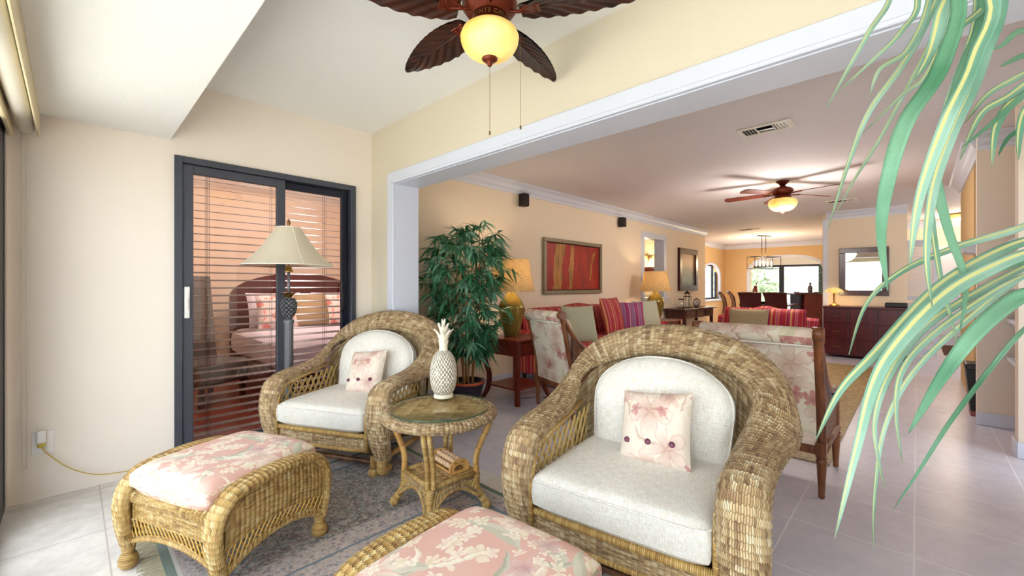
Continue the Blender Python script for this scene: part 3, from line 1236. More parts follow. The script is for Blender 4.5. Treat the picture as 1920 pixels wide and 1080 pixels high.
def make_wicker_chair(name, label, loc, rz, flip_pillow=1):
    t = thing(name, label, 'chair', loc, rz)
    # ---- big rolled band: front post, arm, back arch
    half = [(-.425, -.33, .15, 0, -1, -.1, .115), (-.43, -.375, .27, 0, -1, 0, .145), (-.43, -.40, .40, 0, -1, .08, .155),
            (-.43, -.39, .505, 0, -.93, .35, .155), (-.43, -.345, .575, 0, -.5, .86, .155), (-.44, -.22, .605, 0, -.1, 1, .155),
            (-.458, -.03, .620, -.10, -.1, 1, .17), (-.485, .12, .655, -.4, -.35, .85, .19), (-.485, .235, .725, -.65, -.5, .5, .20),
            (-.43, .325, .825, -.58, -.65, .45, .195), (-.30, .385, .905, -.34, -.75, .6, .19), (-.14, .41, .945, -.12, -.78, .65, .19)]
    keys = half + [(0, .415, .955, 0, -.78, .65, .19)] + [(-k[0], k[1], k[2], -k[3], k[4], k[5], k[6]) for k in half[::-1]]
    g = G()
    g.band(keys, 26, .15, .036, .03, 20, rib=.06, ribp=.023)
    g.obj('rolled_arm_frame', 'wicker', t)
    # braided edge roll inside the band
    K = catmull(keys, 8)
    # ---- back panel, curved, filling the arch
    g = G()
    XW = .445

    def ztop(x):
        return .93 - .25 * abs(x / XW) ** 3.2

    def bp(a, b):
        x = (2 * a - 1) * XW
        z = lerp(.24, ztop(x), b)
        y = .325 + .07 * (z - .3) / .7 - .16 * abs(x / XW) ** 3
        return x, y, z
    g.grid(lambda a, b: bp(a, b), 26, 16, lambda a, b: (a * .9, b * .72))
    g.grid(lambda a, b: (bp(a, b)[0], bp(a, b)[1] + .03, bp(a, b)[2]), 26, 16, lambda a, b: (a * .9, b * .72), flip=True)
    g.obj('back_panel', 'wicker', t)
    # ---- open lattice under each arm
    for sx in (-1, 1):
        def topz(y):
            if y < -.345:
                return lerp(.47, .565, (y + .39) / .045)
            return .575 + .03 * max(0, (y + .1)) / .2

        g = G()
        lattice_strip(g, lambda y: .305, lambda y: max(.33, topz(y)), -.385, .19, .054, .16, .0032, .011,
                      lambda y, h, s_: (sx * (.368 + .012 * math.sin(math.pi * (h - .3) / .3)) + s_ * .003, y, h), .012, 5)
        for hz in (.438, .450):
            g.tube([(sx * .385, -.385, hz), (sx * .387, -.1, hz + .004), (sx * .39, .18, hz + .012)], .004, 5)
        g.obj('side_lattice', 'reed', t)
        g = G()
        g.tube([(sx * .362, -.395, .30), (sx * .362, .22, .305)], .013, 8)
        g.tube([(sx * .356, -.405, .20), (sx * .356, -.412, .40), (sx * .356, -.39, .50), (sx * .36, -.33, .565), (sx * .365, -.1, .60), (sx * .38, .12, .635)], .011, 8)
        g.obj('side_rail', 'rattan_wrap', t)
        g = G()
        g.grid(lambda a, b: (sx * (.372 + .004), lerp(-.38, .30, a), lerp(.20, .30, b)), 12, 3, lambda a, b: (a * .68, b * .1))
        g.grid(lambda a, b: (sx * (.362), lerp(-.38, .30, a), lerp(.20, .30, b)), 12, 3, lambda a, b: (a * .68, b * .1), flip=True)
        g.obj('side_apron', 'wicker', t)
    # ---- front rail and apron
    g = G()
    g.tube([(-.36, -.395, .298), (-.2, -.408, .300), (.2, -.408, .300), (.36, -.395, .298)], .0165, 10)
    g.obj('front_rail', 'rattan_wrap', t)
    g = G()
    g.tube([(-.36, -.385, .205), (-.2, -.395, .200), (.2, -.395, .200), (.36, -.385, .205)], .012, 10)
    g.obj('lower_rail', 'rattan_wrap', t)
    g = G().tube([(-.36, .33, .215), (.36, .33, .215)], .012, 10)
    g.obj('rear_rail', 'rattan_wrap', t)
    g = G()
    g.grid(lambda a, b: (lerp(-.36, .36, a), -.388 - .010 * math.sin(math.pi * b) - .01 * math.sin(math.pi * a), lerp(.205, .292, b)), 16, 4, lambda a, b: (a * .72, b * .09))
    g.grid(lambda a, b: (lerp(-.36, .36, a), -.378 - .010 * math.sin(math.pi * a), lerp(.205, .292, b)), 16, 4, lambda a, b: (a * .72, b * .09), flip=True)
    g.obj('front_apron', 'wicker', t)
    g = G().box(-.355, -.375, .262, .355, .34, .280)
    g.obj('seat_deck', 'rattan_dark', t)
    # ---- cushions
    c = G()
    c.pillow(.70, .66, .165, p=9, q=.45, nx=26, ny=26, edge=.62, dimple=[(0, -.05, .12, .05), (-.5, .45, .1, .05), (.5, .45, .1, .05), (0, .7, .12, .08)],
             warp=lambda x, y: (x * .347 * (1 - .03 * abs(y) ** 6), y * .33 * (1 - .03 * abs(x) ** 6)), lump=.02, seed=2)
    sc = c.obj('seat_cushion', 'oatmeal', t)
    sc.location = (0, -.105, .392)
    g = G()
    pts = []
    for k in range(48):
        a = 2 * math.pi * k / 48
        cx, cy = math.cos(a), math.sin(a)
        ex = .16
        pts.append((math.copysign(abs(cx) ** ex, cx) * .347, math.copysign(abs(cy) ** ex, cy) * .33, .052))
    g.tube(pts, .0045, 6, closed=True)
    g.obj('piping', 'oatmeal', sc)

    def arch(x, y):
        w = .33 if y < .1 else .33 * (1 - ((y - .1) / .9) ** 2.3 * .42)
        w *= (1 - .06 * max(0, -y))
        yy = y * .235
        if y > 0:
            yy = y * .235 * (1 - .16 * abs(x) ** 2.2)
        return x * w, yy
    c = G()
    c.pillow(.62, .48, .17, p=5, q=.5, nx=28, ny=26, edge=.30, warp=arch,
             dimple=[(0, .35, .10, .16), (-.45, .1, .08, .10), (.45, .1, .08, .10), (0, .95, .12, .2)], lump=.03, seed=4)
    bc = c.obj('back_cushion', 'oatmeal', t)
    bc.location = (0, .215, .655)
    bc.rotation_euler = (R(90 - 14), 0, 0)
    g = G()
    pts = []
    for k in range(56):
        a = k / 56 * 4
        s_ = int(a)
        f = a - s_
        e = [(2 * f - 1, -1), (1, 2 * f - 1), (1 - 2 * f, 1), (-1, 1 - 2 * f)][s_]
        X, Y = arch(*e)
        pts.append((X, Y, .028 + .004 * math.sin(k * .9)))
    g.tube(pts, .0045, 6, closed=True)
    g.obj('piping', 'oatmeal', bc)
    # ---- curved front feet wrapped with cane
    for sx in (-1, 1):
        g = G()
        g.tube(catmull([(sx * .42, -.335, .18), (sx * .42, -.34, .10), (sx * .418, -.325, .062), (sx * .412, -.28, .055), (sx * .408, -.25, .060)], 5), .030, 12)
        g.obj('foot', 'rattan_wrap', t)
    # ---- glider base
    for sx in (-1, 1):
        g = G()
        g.tube([(sx * .33, -.27, .075), (sx * .33, .36, .075)], .020, 10)
        g.obj('base_rail', 'rattan_pole', t)
        for yy in (-.30, .40):
            g = G()
            g.tube([(sx * .33, yy, .15), (sx * .33, yy, .055)], .021, 10)
            g.ball((sx * .33, yy, .032), .034, 12, 8, (1, 1, .95))
            g.obj('base_leg', 'rattan_wrap', t)
            g = G()
            g.tube(catmull([(sx * .33, yy, .14), (sx * .335, yy + .005, .19), (sx * .34, yy + .03, .225), (sx * .345, yy + .05, .25)], 4), .009, 8)
            g.obj('swing_link', 'black_metal', t)
    g = G()
    for yy in (-.27, .36):
        g.tube([(-.33, yy, .085), (.33, yy, .085)], .016, 8)
    g.tube([(-.33, -.25, .08), (.33, .34, .08)], .011, 8)
    g.tube([(-.34, .33, .22), (-.2, .34, .12), (.2, .34, .12), (.34, .33, .22)], .012, 8)
    g.obj('cross_bar', 'rattan_dark', t)
    # rear uprights behind the back
    for sx in (-1, 1):
        g = G().tube([(sx * .30, .37, .09), (sx * .30, .385, .5), (sx * .30, .40, .80)], .016, 8)
        g.obj('rear_post', 'rattan_dark', t)
    return t


def throw_pillow(name, label, mat, loc, rot, w=.32, h=.11, buttons=None, seed=0, cat='pillow', ry=None):
    g = G()
    g.pillow(w, w if ry is None else ry, h, p=2.6, q=.5, nx=20, ny=20, lump=.05, seed=seed,
             warp=lambda x, y: (x * w / 2 * (1 - .05 * (1 - y * y)), y * (ry or w) / 2 * (1 - .05 * (1 - x * x))))
    if buttons:
        root = bpy.data.objects.new(name, None)
        col.objects.link(root)
        g.obj('cover', mat, root)
        for (x, y) in buttons:
            b = G().lathe([(.0001, .006), (.008, .0065), (.0125, .004), (.0125, -.004), (.0001, -.004)], 14)
            o = b.obj('button', plain('plum_button', '#6d3046', .3), root)
            xx, yy = x * w / 2, y * w / 2
            tz = (1 - abs(x) ** 2.6) ** .5 * (1 - abs(y) ** 2.6) ** .5 * h / 2
            o.location = (xx, yy, tz + .003)
        tag(root, label, cat, None, loc, rot)
        return root
    o = g.obj(name, mat)
    return tag(o, label, cat, None, loc, rot)


def on_chair(loc, rz, p, e):
    """place at chair-local point p with local euler e"""
    m = Matrix.Translation(V(loc)) @ Matrix.Rotation(rz, 4, 'Z') @ Matrix.Translation(V(p)) @ Euler(e).to_matrix().to_4x4()
    return tuple(m.to_translation()), tuple(m.to_euler())


# chair pose: local front is -Y.  facing (fx, fy) -> rz
def face(fx, fy):
    return math.atan2(fy, fx) + R(90)


CH1 = ((1.485, 2.985, 0), face(-.90, -.44))
CH2 = ((1.80, .885, 0), face(-.988, -.15))
make_wicker_chair('wicker_armchair', 'wicker glider armchair with cream cushions in the corner in front of the dark sliding door', *CH1)
make_wicker_chair('wicker_armchair', 'large wicker armchair with cream tweed cushions nearest the camera, right of the round table', *CH2)
for i, ((loc, rz), lab, btn) in enumerate([(CH1, 'floral throw pillow with red buttons on the armchair by the sliding door', [(-.62, -.42), (0, -.42), (.62, -.42)]),
                                           (CH2, 'floral throw pillow with three plum buttons on the nearest wicker armchair', [(-.62, -.42), (0, -.42), (.62, -.42)])]):
    l, e = on_chair(loc, rz, (.03, .030, .602), (R(66), R(-7), R(-6)))
    throw_pillow('throw_pillow', lab, 'floral_pillow', l, e, .33, .135, btn, seed=i)


def make_ottoman(name, label, loc, rz):
    t = thing(name, label, 'ottoman', loc, rz)
    W, D = .30, .245
    for sx in (-1, 1):
        keys = [(sx * W, -D, .105, 0, -1, 0, .07), (sx * W, -D - .02, .20, 0, -1, 0, .078), (sx * W, -D - .025, .30, 0, -1, .1, .085),
                (sx * W, -D + .005, .375, 0, -.75, .65, .09), (sx * W, -D + .075, .42, 0, -.25, 1, .095), (sx * W, 0, .435, 0, 0, 1, .095),
                (sx * W, D - .075, .42, 0, .25, 1, .095), (sx * W, D - .005, .375, 0, .75, .65, .09), (sx * W, D + .025, .30, 0, 1, .1, .085),
                (sx * W, D + .02, .20, 0, 1, 0, .078), (sx * W, D, .105, 0, 1, 0, .07)]
        g = G().band(keys, 16, .09, .024, .022, 16, rib=.08, ribp=.022)
        g.obj('arm_roll', 'wicker_gold', t)

        def ab(y):      # arched lower edge
            return .115 + .07 * (1 - (y / D) ** 2)

        def mid(y):
            return .205 + .035 * (1 - (y / D) ** 2)

        def tp(y):
            return .415 - .11 * abs(y / (D + .01)) ** 5
        g = G()
        for off, fl in ((.030, sx < 0), (.018, sx > 0)):
            g.grid(lambda a, b: (sx * (W + off - .006 * abs(2 * b - 1)), lerp(-D, D, a), lerp(mid(lerp(-D, D, a)), tp(lerp(-D, D, a)), b)), 20, 8,
                   lambda a, b: (a * .49, b * .22), flip=fl)
            g.grid(lambda a, b: (sx * (W + off), lerp(-D, D, a), lerp(ab(lerp(-D, D, a)), ab(lerp(-D, D, a)) + .028, b)), 20, 2,
                   lambda a, b: (a * .49, b * .03), flip=not fl)
        g.obj('side_panel', 'wicker_gold', t)
        g = G()
        lattice_strip(g, lambda y: ab(y) + .02, lambda y: mid(y) + .006, -D, D, .026, .034, .0036, 0,
                      lambda y, h, s_: (sx * (W + .024) + s_ * .003, y, h), 0, 2)
        g.obj('side_lattice', 'reed_gold', t)
        g = G().tube([(sx * (W + .02), lerp(-D, D, k / 16), ab(lerp(-D, D, k / 16))) for k in range(17)], .011, 8)
        g.obj('lower_rail', 'rattan_wrap', t)
    for sy in (-1, 1):
        def ab2(x):
            return .115 + .06 * (1 - (x / W) ** 2)
        g = G()
        g.tube([(-W + .03, sy * (D - .015), .325), (W - .03, sy * (D - .015), .325)], .038, 14, squash=.9)
        g.obj('apron_roll', 'wicker_gold', t)
        g = G()
        for off, fl in ((.004, sy > 0), (-.008, sy < 0)):
            g.grid(lambda a, b: (lerp(-W + .03, W - .03, a), sy * (D + off), lerp(.225, .32, b)), 14, 3, lambda a, b: (a * .54, b * .1), flip=fl)
            g.grid(lambda a, b: (lerp(-W + .03, W - .03, a), sy * (D + off), lerp(ab2(lerp(-W, W, a)), ab2(lerp(-W, W, a)) + .022, b)), 14, 2,
                   lambda a, b: (a * .54, b * .03), flip=fl)
        g.obj('apron_panel', 'wicker_gold', t)
        g = G()
        lattice_strip(g, lambda x: ab2(x) + .015, lambda x: .232, -W + .03, W - .03, .026, .034, .0036, 0,
                      lambda x, h, s_: (x, sy * (D) + s_ * .003, h), 0, 2)
        g.obj('apron_lattice', 'reed_gold', t)
        g = G().tube([(lerp(-W + .02, W - .02, k / 16), sy * D, ab2(lerp(-W + .02, W - .02, k / 16))) for k in range(17)], .011, 8)
        g.obj('lower_rail', 'rattan_wrap', t)
    for sx in (-1, 1):
        for sy in (-1, 1):
            g = G().lathe([(.012, .0), (.026, .006), (.037, .026), (.037, .045), (.029, .063), (.021, .072), (.025, .080), (.027, .118)], 18, (sx * W, sy * D, 0), rings_up=True)
            g.obj('foot', 'rattan_wrap', t)
    c = G()
    c.pillow(.52, .54, .15, p=7, q=.5, nx=26, ny=26, edge=.35, warp=lambda x, y: (x * .255 * (1 - .02 * y * y), y * (D + .03) * (1 - .04 * x * x)), seed=3)
    cu = c.obj('cushion', 'floral_pink', t)
    cu.location = (0, 0, .405)
    g = G()
    pts = []
    for k in range(48):
        a = 2 * math.pi * k / 48
        cx, cy = math.cos(a), math.sin(a)
        pts.append((math.copysign(abs(cx) ** .25, cx) * .250, math.copysign(abs(cy) ** .25, cy) * (D + .022), .029))
    g.tube(pts, .006, 6, closed=True)
    g.obj('piping', 'floral_pink', cu)
    return t


OT1 = ((.515, 2.335, 0), math.atan2(-.925, .38))
OT2 = ((.775, .885, .009), math.atan2(-.99, .10))
make_ottoman('wicker_ottoman', 'golden wicker ottoman with pink floral cushion standing by the left wall outlet', *OT1)
make_ottoman('wicker_ottoman', 'wicker ottoman with pink floral cushion cut off by the bottom edge, before the nearest armchair', *OT2)

# ---------------------------------------------------------------- round glass topped table
TC = (1.43, 1.93)
TR = math.atan2(-.77, .64)     # left-right diagonal of the feet
t = thing('wicker_side_table', 'round wicker side table with glass top between the two wicker armchairs', 'table', (TC[0], TC[1], .009), TR)
TZ = .555
g = G()
RT = .315


def rim(a, b):
    th, ph = 2 * math.pi * a, 2 * math.pi * b
    bl = 1 + .06 * abs(math.sin(th * 30))
    rr = RT - .035 + .040 * math.cos(ph) * bl
    return rr * math.cos(th), rr * math.sin(th), TZ - .028 + .028 * math.sin(ph) * bl


g.grid(rim, 180, 14, lambda a, b: (a * 2 * math.pi * RT, b * .22), cu=True, cv=True)
g.obj('rim', 'wicker', t)
g = G()
g.lathe([(.0001, TZ - .012), (.15, TZ - .012), (RT - .05, TZ - .010)], 48)
g.lathe([(RT - .05, TZ - .022), (.0001, TZ - .022)], 48)
M['reed_top'] = M['wicker_coarse']
me = g.obj('woven_top', 'reed_top', t)
# planar uv for the flat basket weave
uvl = me.data.uv_layers[0].data
for lp in me.data.loops:
    co = me.data.vertices[lp.vertex_index].co
    uvl[lp.index].uv = (co.x, co.y)
g = G().lathe([(.0001, TZ + .012), (RT - .045, TZ + .012), (RT - .041, TZ + .009), (RT - .041, TZ + .005), (RT - .045, TZ + .002), (.0001, TZ + .002)], 72)
gt = g.obj('glass_top', 'glass_top', t)
g = G().lathe([(RT - .0405, TZ + .010), (RT - .0400, TZ + .007), (RT - .0405, TZ + .004)], 72)
g.obj('glass_edge', 'glass_edge', gt)
SH = .20
for k in range(4):
    a = R(90 * k)
    ca, sa = math.cos(a), math.sin(a)
    g = G()
    for off in ((-.016, .016) if k % 2 else (0.0,)):
        pts = catmull([(.285, TZ - .05), (.272, .46), (.235, .38), (.205, .29), (.205, .19)], 6)
        g.tube([(r * ca - off * sa, r * sa + off * ca, z) for r, z in pts], .0135 if k % 2 else .0165, 10)
    g.obj('leg', 'rattan_wrap' if k % 2 else 'rattan_pole', t)
    g = G()
    pts = catmull([(.205, .20), (.205, .13), (.222, .085), (.25, .045), (.262, .022)], 5)
    n_ = len(pts)
    g.tube([(r * ca, r * sa, z) for r, z in pts], [.020 + .010 * max(0, (i / n_ - .5)) for i in range(n_)], 12)
    g.ball((.262 * ca, .262 * sa, .024), .026, 12, 8)
    g.obj('foot', 'rattan_wrap', t)
for k in range(4):
    a0, a1 = R(90 * k), R(90 * k + 90)
    P0 = V((.205 * math.cos(a0), .205 * math.sin(a0), 0))
    P1 = V((.205 * math.cos(a1), .205 * math.sin(a1), 0))
    d = P1 - P0
    nrm = V((d.y, -d.x, 0)).normalized()

    def zlow(s_):
        return .075 + .075 * (1 - (2 * s_ - 1) ** 2)

    def flare(h):
        return nrm * (.0 + .035 * ((.19 - h) / .12) ** 1.6 if h < .19 else 0)
    g = G().tube([P0 + V((0, 0, SH)), P1 + V((0, 0, SH))], .014, 10)
    g.obj('shelf_rail', 'rattan_wrap', t)
    g = G()
    for (h0, h1) in ((.168, .195),):
        g.grid(lambda a, b: P0 + d * a + V((0, 0, lerp(h0, h1, b))) + nrm * .006, 14, 2, lambda a, b: (a * .29, b * .03))
        g.grid(lambda a, b: P0 + d * a + V((0, 0, lerp(h0, h1, b))) - nrm * .002, 14, 2, lambda a, b: (a * .29, b * .03), flip=True)
    g.grid(lambda a, b: P0 + d * a + V((0, 0, zlow(a) + b * .026)) + flare(zlow(a) + b * .026) + nrm * .005, 16, 2, lambda a, b: (a * .29, b * .03))
    g.grid(lambda a, b: P0 + d * a + V((0, 0, zlow(a) + b * .026)) + flare(zlow(a) + b * .026) - nrm * .003, 16, 2, lambda a, b: (a * .29, b * .03), flip=True)
    g.obj('skirt_band', 'wicker', t)
    g = G()
    lattice_strip(g, lambda s_: zlow(s_) + .02, lambda s_: .172, 0, 1, .075, .11, .003, .02,
                  lambda s_, h, q: P0 + d * s_ + V((0, 0, h)) + flare(h) + nrm * (.002 * q), 0, 4)
    g.obj('skirt_lattice', 'reed', t)
    g = G().tube([P0 + d * (i / 14) + V((0, 0, zlow(i / 14))) + flare(zlow(i / 14)) for i in range(15)], .009, 8)
    g.obj('skirt_rail', 'rattan_wrap', t)
g = G()
q = .205 * math.sqrt(.5) * 1.0
Gm = Matrix.Rotation(R(45), 4, 'Z')
g = G(Gm).box(-q, -q, SH - .012, q, q, SH, 0)
g.obj('woven_shelf', 'wicker_coarse', t)

# ---------------------------------------------------------------- pineapple vase on the glass
PX, PY = 1.585, 2.075
t = thing('pineapple_ornament', 'whitewashed carved pineapple ornament standing on the round glass tabletop', 'ornament', (PX - .03, PY - .01, TZ + .0215))
M['whitewash'] = N('whitewashed_carving')


def _ww():
    m = M['whitewash']
    x, y, _ = m.sep(m.coord('UV'))
    p = m.comb(m.math('ADD', m.math('DIVIDE', x, .022), m.math('DIVIDE', y, .03)), m.math('SUBTRACT', m.math('DIVIDE', x, .022), m.math('DIVIDE', y, .03)))
    fx, fy, _ = m.sep(p)
    a = m.math('SINE', m.math('MULTIPLY', m.math('FRACT', fx), math.pi))
    b = m.math('SINE', m.math('MULTIPLY', m.math('FRACT', fy), math.pi))
    h = m.math('POWER', m.math('MULTIPLY', a, b), .5)
    nz = m.noise(m.coord('Object'), 60, 3)[0]
    wear = m.math('MULTIPLY', m.math('LESS_THAN', h, .42), m.math('GREATER_THAN', nz, .42))
    c = m.mix(wear, m.mix(nz, C('#f4efe4'), C('#d8cbb4')), C('#8c8068'))
    m.bump(h, .008)
    return m.base(c, .7)


M['whitewash'] = _ww()
M['whitewash_plain'] = plain('whitewashed_leaf', '#ebe3d0', .7, var=.12, scale=40)
g = G().lathe([(.0001, 0), (.058, 0), (.060, .006), (.056, .012), (.058, .016), (.052, .022)], 32)
g.obj('base', 'whitewash_plain', t)
g = G()
body = catmull([(.052, .020), (.070, .055), (.080, .11), (.080, .165), (.070, .22), (.050, .262), (.026, .283)], 5)
g.lathe(body, 40, mod=lambda a, f: 1 + .02 * math.sin(a * 12 + f * 22) * math.sin(a * 12 - f * 22))
g.obj('body', 'whitewash', t)
g = G()
for ring, (n_, r0, z0, h, out, w) in enumerate([(6, .022, .275, .065, .012, .020), (7, .020, .30, .11, .045, .020), (6, .012, .31, .135, .028, .019), (4, .005, .32, .15, .012, .017)]):
    for k in range(n_):
        a = 2 * math.pi * (k + ring * .37) / n_
        ca, sa = math.cos(a), math.sin(a)

        def lf(u, v, ca=ca, sa=sa, r0=r0, z0=z0, h=h, out=out, w=w):
            r = r0 + out * v ** 2.2
            ww = w * (1 - .15 * v) * (1 - v ** 4) ** .9
            o = (2 * u - 1) * ww
            r2 = r - abs(2 * u - 1) ** 2 * .006
            return (r2 * ca - o * sa, r2 * sa + o * ca, z0 + h * v)
        g.grid(lf, 4, 8)
        g.grid(lambda u, v, lf=lf: tuple(a_ - b_ for a_, b_ in zip(lf(u, v), (.004 * math.cos(a), .004 * math.sin(a), 0))), 4, 8, flip=True)
g.lathe([(.030, .262), (.024, .30), (.018, .34), (.0001, .345)], 14)
g.obj('leaf_crown', 'whitewash_plain', t)

# ---------------------------------------------------------------- wooden bead massager on the shelf
t = thing('bead_massager', 'pale wooden bead foot massager lying on the lower shelf of the round table', 'massager', (1.497, 1.935, SH + .010), R(-6))
for sy in (-1, 1):
    out = [(-.055, 0), (.055, 0), (.065, .012), (.060, .045), (.040, .066), (0, .074), (-.040, .066), (-.060, .045), (-.065, .012)]
    g = G()
    # frame plate with the hand slot left open
    inner = [(-.028, .012), (.028, .012), (.036, .020), (.034, .034), (.020, .044), (0, .047), (-.020, .044), (-.034, .034), (-.036, .020)]
    n_ = len(out)
    for y0, y1 in ((sy * .105 - .006, sy * .105 + .006),):
        for i in range(n_):
            j = (i + 1) % n_
            g.prism([out[i], out[j], inner[j], inner[i]][::-1], lambda a, b, t_: (a, t_, b + .004), y0, y1)
    g.obj('end_plate', 'wood_light', t)
for k, (x, z) in enumerate([(-.043, .042), (-.015, .060), (.016, .060), (.043, .042)]):
    g = G().tube([(x, -.10, z), (x, .10, z)], .004, 6)
    for i in range(7):
        g.ball((x, -.084 + i * .028, z), .0155, 12, 8)
    g.obj('bead_roller', 'bead', t)
g = G()
for x in (-.055, .055):
    g.tube([(x, -.10, .014), (x, .10, .014)], .006, 6)
g.obj('side_rod', 'wood_light', t)
g = G()
# burnt lettering as short strokes following the plate's arc: two lines of tiny capitals
import_txt = [('The Foot Massager', .0075, .058), ('by wood', .006, .0505)]


def text_mesh(name, body, size, mat, parent, loc, rot, ext=.0004, align='CENTER', extra=None):
    cu = bpy.data.curves.new(name, 'FONT')
    cu.body = body
    cu.size = size
    cu.extrude = ext
    cu.align_x = align
    cu.resolution_u = 3
    if extra:
        for k_, v_ in extra.items():
            setattr(cu, k_, v_)
    o = bpy.data.objects.new(name, cu)
    col.objects.link(o)
    dg = bpy.context.evaluated_depsgraph_get()
    me_ = bpy.data.meshes.new_from_object(o.evaluated_get(dg))
    bpy.data.objects.remove(o)
    me_.materials.clear()
    me_.materials.append(M[mat])
    r = bpy.data.objects.new(name, me_)
    col.objects.link(r)
    r.parent = parent
    r.location = loc
    r.rotation_euler = rot
    return r


text_mesh('lettering', 'The Foot Roller', .011, 'mahog', t, (0, -.1114, .058), (R(90), 0, 0))

# ---------------------------------------------------------------- oriental rug
def rug_mat():
    m = N('oriental_rug')
    o = m.coord('UV')
    x, y, _ = m.sep(o)
    v1 = m.n('TexVoronoi', voronoi_dimensions='2D', feature='F1')
    m.put(v1.inputs['Vector'], o)
    v1.inputs['Scale'].default_value = 38
    r1, g1, b1 = m.sep(v1.outputs['Color'])
    pal = m.ramp(r1, [(0, '#6d7474'), (.14, '#a79c92'), (.3, '#8a5f5c'), (.42, '#c4bbb0'), (.56, '#55606a'), (.68, '#b8a79c'), (.8, '#7f8a86'), (.92, '#4c3c40')], 'CONSTANT')
    ring = m.math('SINE', m.math('MULTIPLY', v1.outputs['Distance'], 22.0))
    pal2 = m.mix(m.math('GREATER_THAN', ring, .35), pal, C('#c9c2ba'))
    v2 = m.n('TexVoronoi', voronoi_dimensions='2D', feature='F1')
    m.put(v2.inputs['Vector'], m.vmath('ADD', o, m.vmath('SCALE', m.noise(o, 30, 2)[1], scale=.03)))
    v2.inputs['Scale'].default_value = 90
    sp = m.ramp(m.sep(v2.outputs['Color'])[0], [(0, '#39424c'), (.2, '#b9aea6'), (.45, '#7d4f50'), (.6, '#cfc6bc'), (.8, '#6f7f84')], 'CONSTANT')
    field = m.mix(.45, pal2, sp)
    dark = m.mix(.30, field, C('#67625e'))
    light = flowers(m, o, m.mix(.68, field, C('#c8b8b0')), [('flower', 32, .40, 6, '#a08a90', '#7c6c78', .55, 31), ('leaf', 44, .4, .4, '#6f8288', '#8fa0a0', .7, 32)])
    # distance from the rug edge (rug is 1.50 x 2.0, uv in metres from the corner)
    ex = m.math('MINIMUM', x, m.math('SUBTRACT', 1.50, x))
    ey = m.math('MINIMUM', y, m.math('SUBTRACT', 2.0, y))
    e = m.math('MINIMUM', ex, ey)
    c = dark
    for lo, hi, cc in ((.0, .035, C('#7e897f')), (.035, .05, C('#c9c3b8')), (.05, .14, light), (.14, .165, C('#7b868e'))):
        k = m.math('MULTIPLY', m.math('GREATER_THAN', e, lo - .0001), m.math('LESS_THAN', e, hi))
        c = m.mix(k, c, cc)
    # the inner medallion panel bands that run along the rug
    for lo, hi, cc in ((.80, .83, C('#838e96')), (.83, .96, light), (.96, .975, C('#7b868e')), (.975, 1.10, light)):
        k = m.math('MULTIPLY', m.math('MULTIPLY', m.math('GREATER_THAN', y, lo), m.math('LESS_THAN', y, hi)), m.math('GREATER_THAN', e, .165))
        c = m.mix(k, c, cc)
    m.bump(m.noise(o, 700, 2)[0], .002)
    return m.base(c, .95, Specular_IOR_Level=.1)


M['rug'] = rug_mat()
t = thing('oriental_rug', 'patterned oriental rug in grey, blue and rose under the wicker seating', 'rug', (.28, .98, 0))
g = G()
g.grid(lambda a, b: (a * 1.50, b * 2.0, .0085 + .0008 * math.sin(a * 40) * math.sin(b * 37)), 40, 50, lambda a, b: (a * 1.50, b * 2.0))
g.box(0, 0, .001, 1.5, 2.0, .007)
g.obj('pile', 'rug', t)
rnd = random.Random(5)
M['fringe'] = plain('rug_fringe', '#b0a68a', .9, var=.3, scale=60)
for x0, sg in ((0, -1), (1.5, 1)):
    g = G()
    for i in range(420 if sg < 0 else 0):
        y = i / 420 * 2.0
        a = rnd.uniform(-.35, .35)
        L = rnd.uniform(.06, .085)
        g.tube([(x0, y, .005), (x0 + sg * L * .5, y + a * L * .4, .006), (x0 + sg * L, y + a * L, .002)], .0018, 4, caps=False)
    if g.v:
        f_ = g.obj('fringe', 'fringe', t)
        f_['kind'] = 'stuff'
        f_['label'] = 'tan knotted fringe'

def _ps():
    m = N('pewter_scales')
    x, y, _ = m.sep(m.coord('UV'))
    p = m.comb(m.math('ADD', m.math('DIVIDE', x, .040), m.math('DIVIDE', y, .035)), m.math('SUBTRACT', m.math('DIVIDE', x, .040), m.math('DIVIDE', y, .035)))
    fx, fy, _ = m.sep(p)
    a = m.math('SINE', m.math('MULTIPLY', m.math('FRACT', fx), math.pi))
    b = m.math('SINE', m.math('MULTIPLY', m.math('FRACT', fy), math.pi))
    h = m.math('POWER', m.math('MULTIPLY', a, b), .5)
    m.bump(h, .02)
    return m.base(m.mix(m.math('LESS_THAN', h, .4), C('#77787f'), C('#3c3d42')), .4, .4)


M['pewter_scale'] = _ps()
# ---------------------------------------------------------------- floor lamp with pineapple stem
FL = (1.175, 3.545)
t = thing('floor_lamp', 'pewter floor lamp with pineapple finial stem and ivory bell shade before the sliding door', 'lamp', (FL[0], FL[1], 0))
g = G().lathe([(.0001, 0), (.125, 0), (.13, .012), (.115, .03), (.06, .045), (.035, .075), (.028, .09), (.0001, .09)], 32)
g.obj('base', 'pewter', t)
g = G().lathe([(.030, .085), (.031, .95), (.036, .96), (.036, .975), (.026, .985)], 40, mod=lambda a, f: 1 + .07 * math.cos(a * 14))
g.obj('pole', 'pewter', t)
g = G()
g.lathe([(.022, .98), (.030, 1.0), (.048, 1.03), (.058, 1.07), (.058, 1.11), (.046, 1.145), (.028, 1.155)], 40,
        mod=lambda a, f: 1 + .06 * math.sin(a * 6 + f * 9) * math.sin(a * 6 - f * 9))
g.obj('pineapple_finial', 'pewter_scale', t)
g = G()
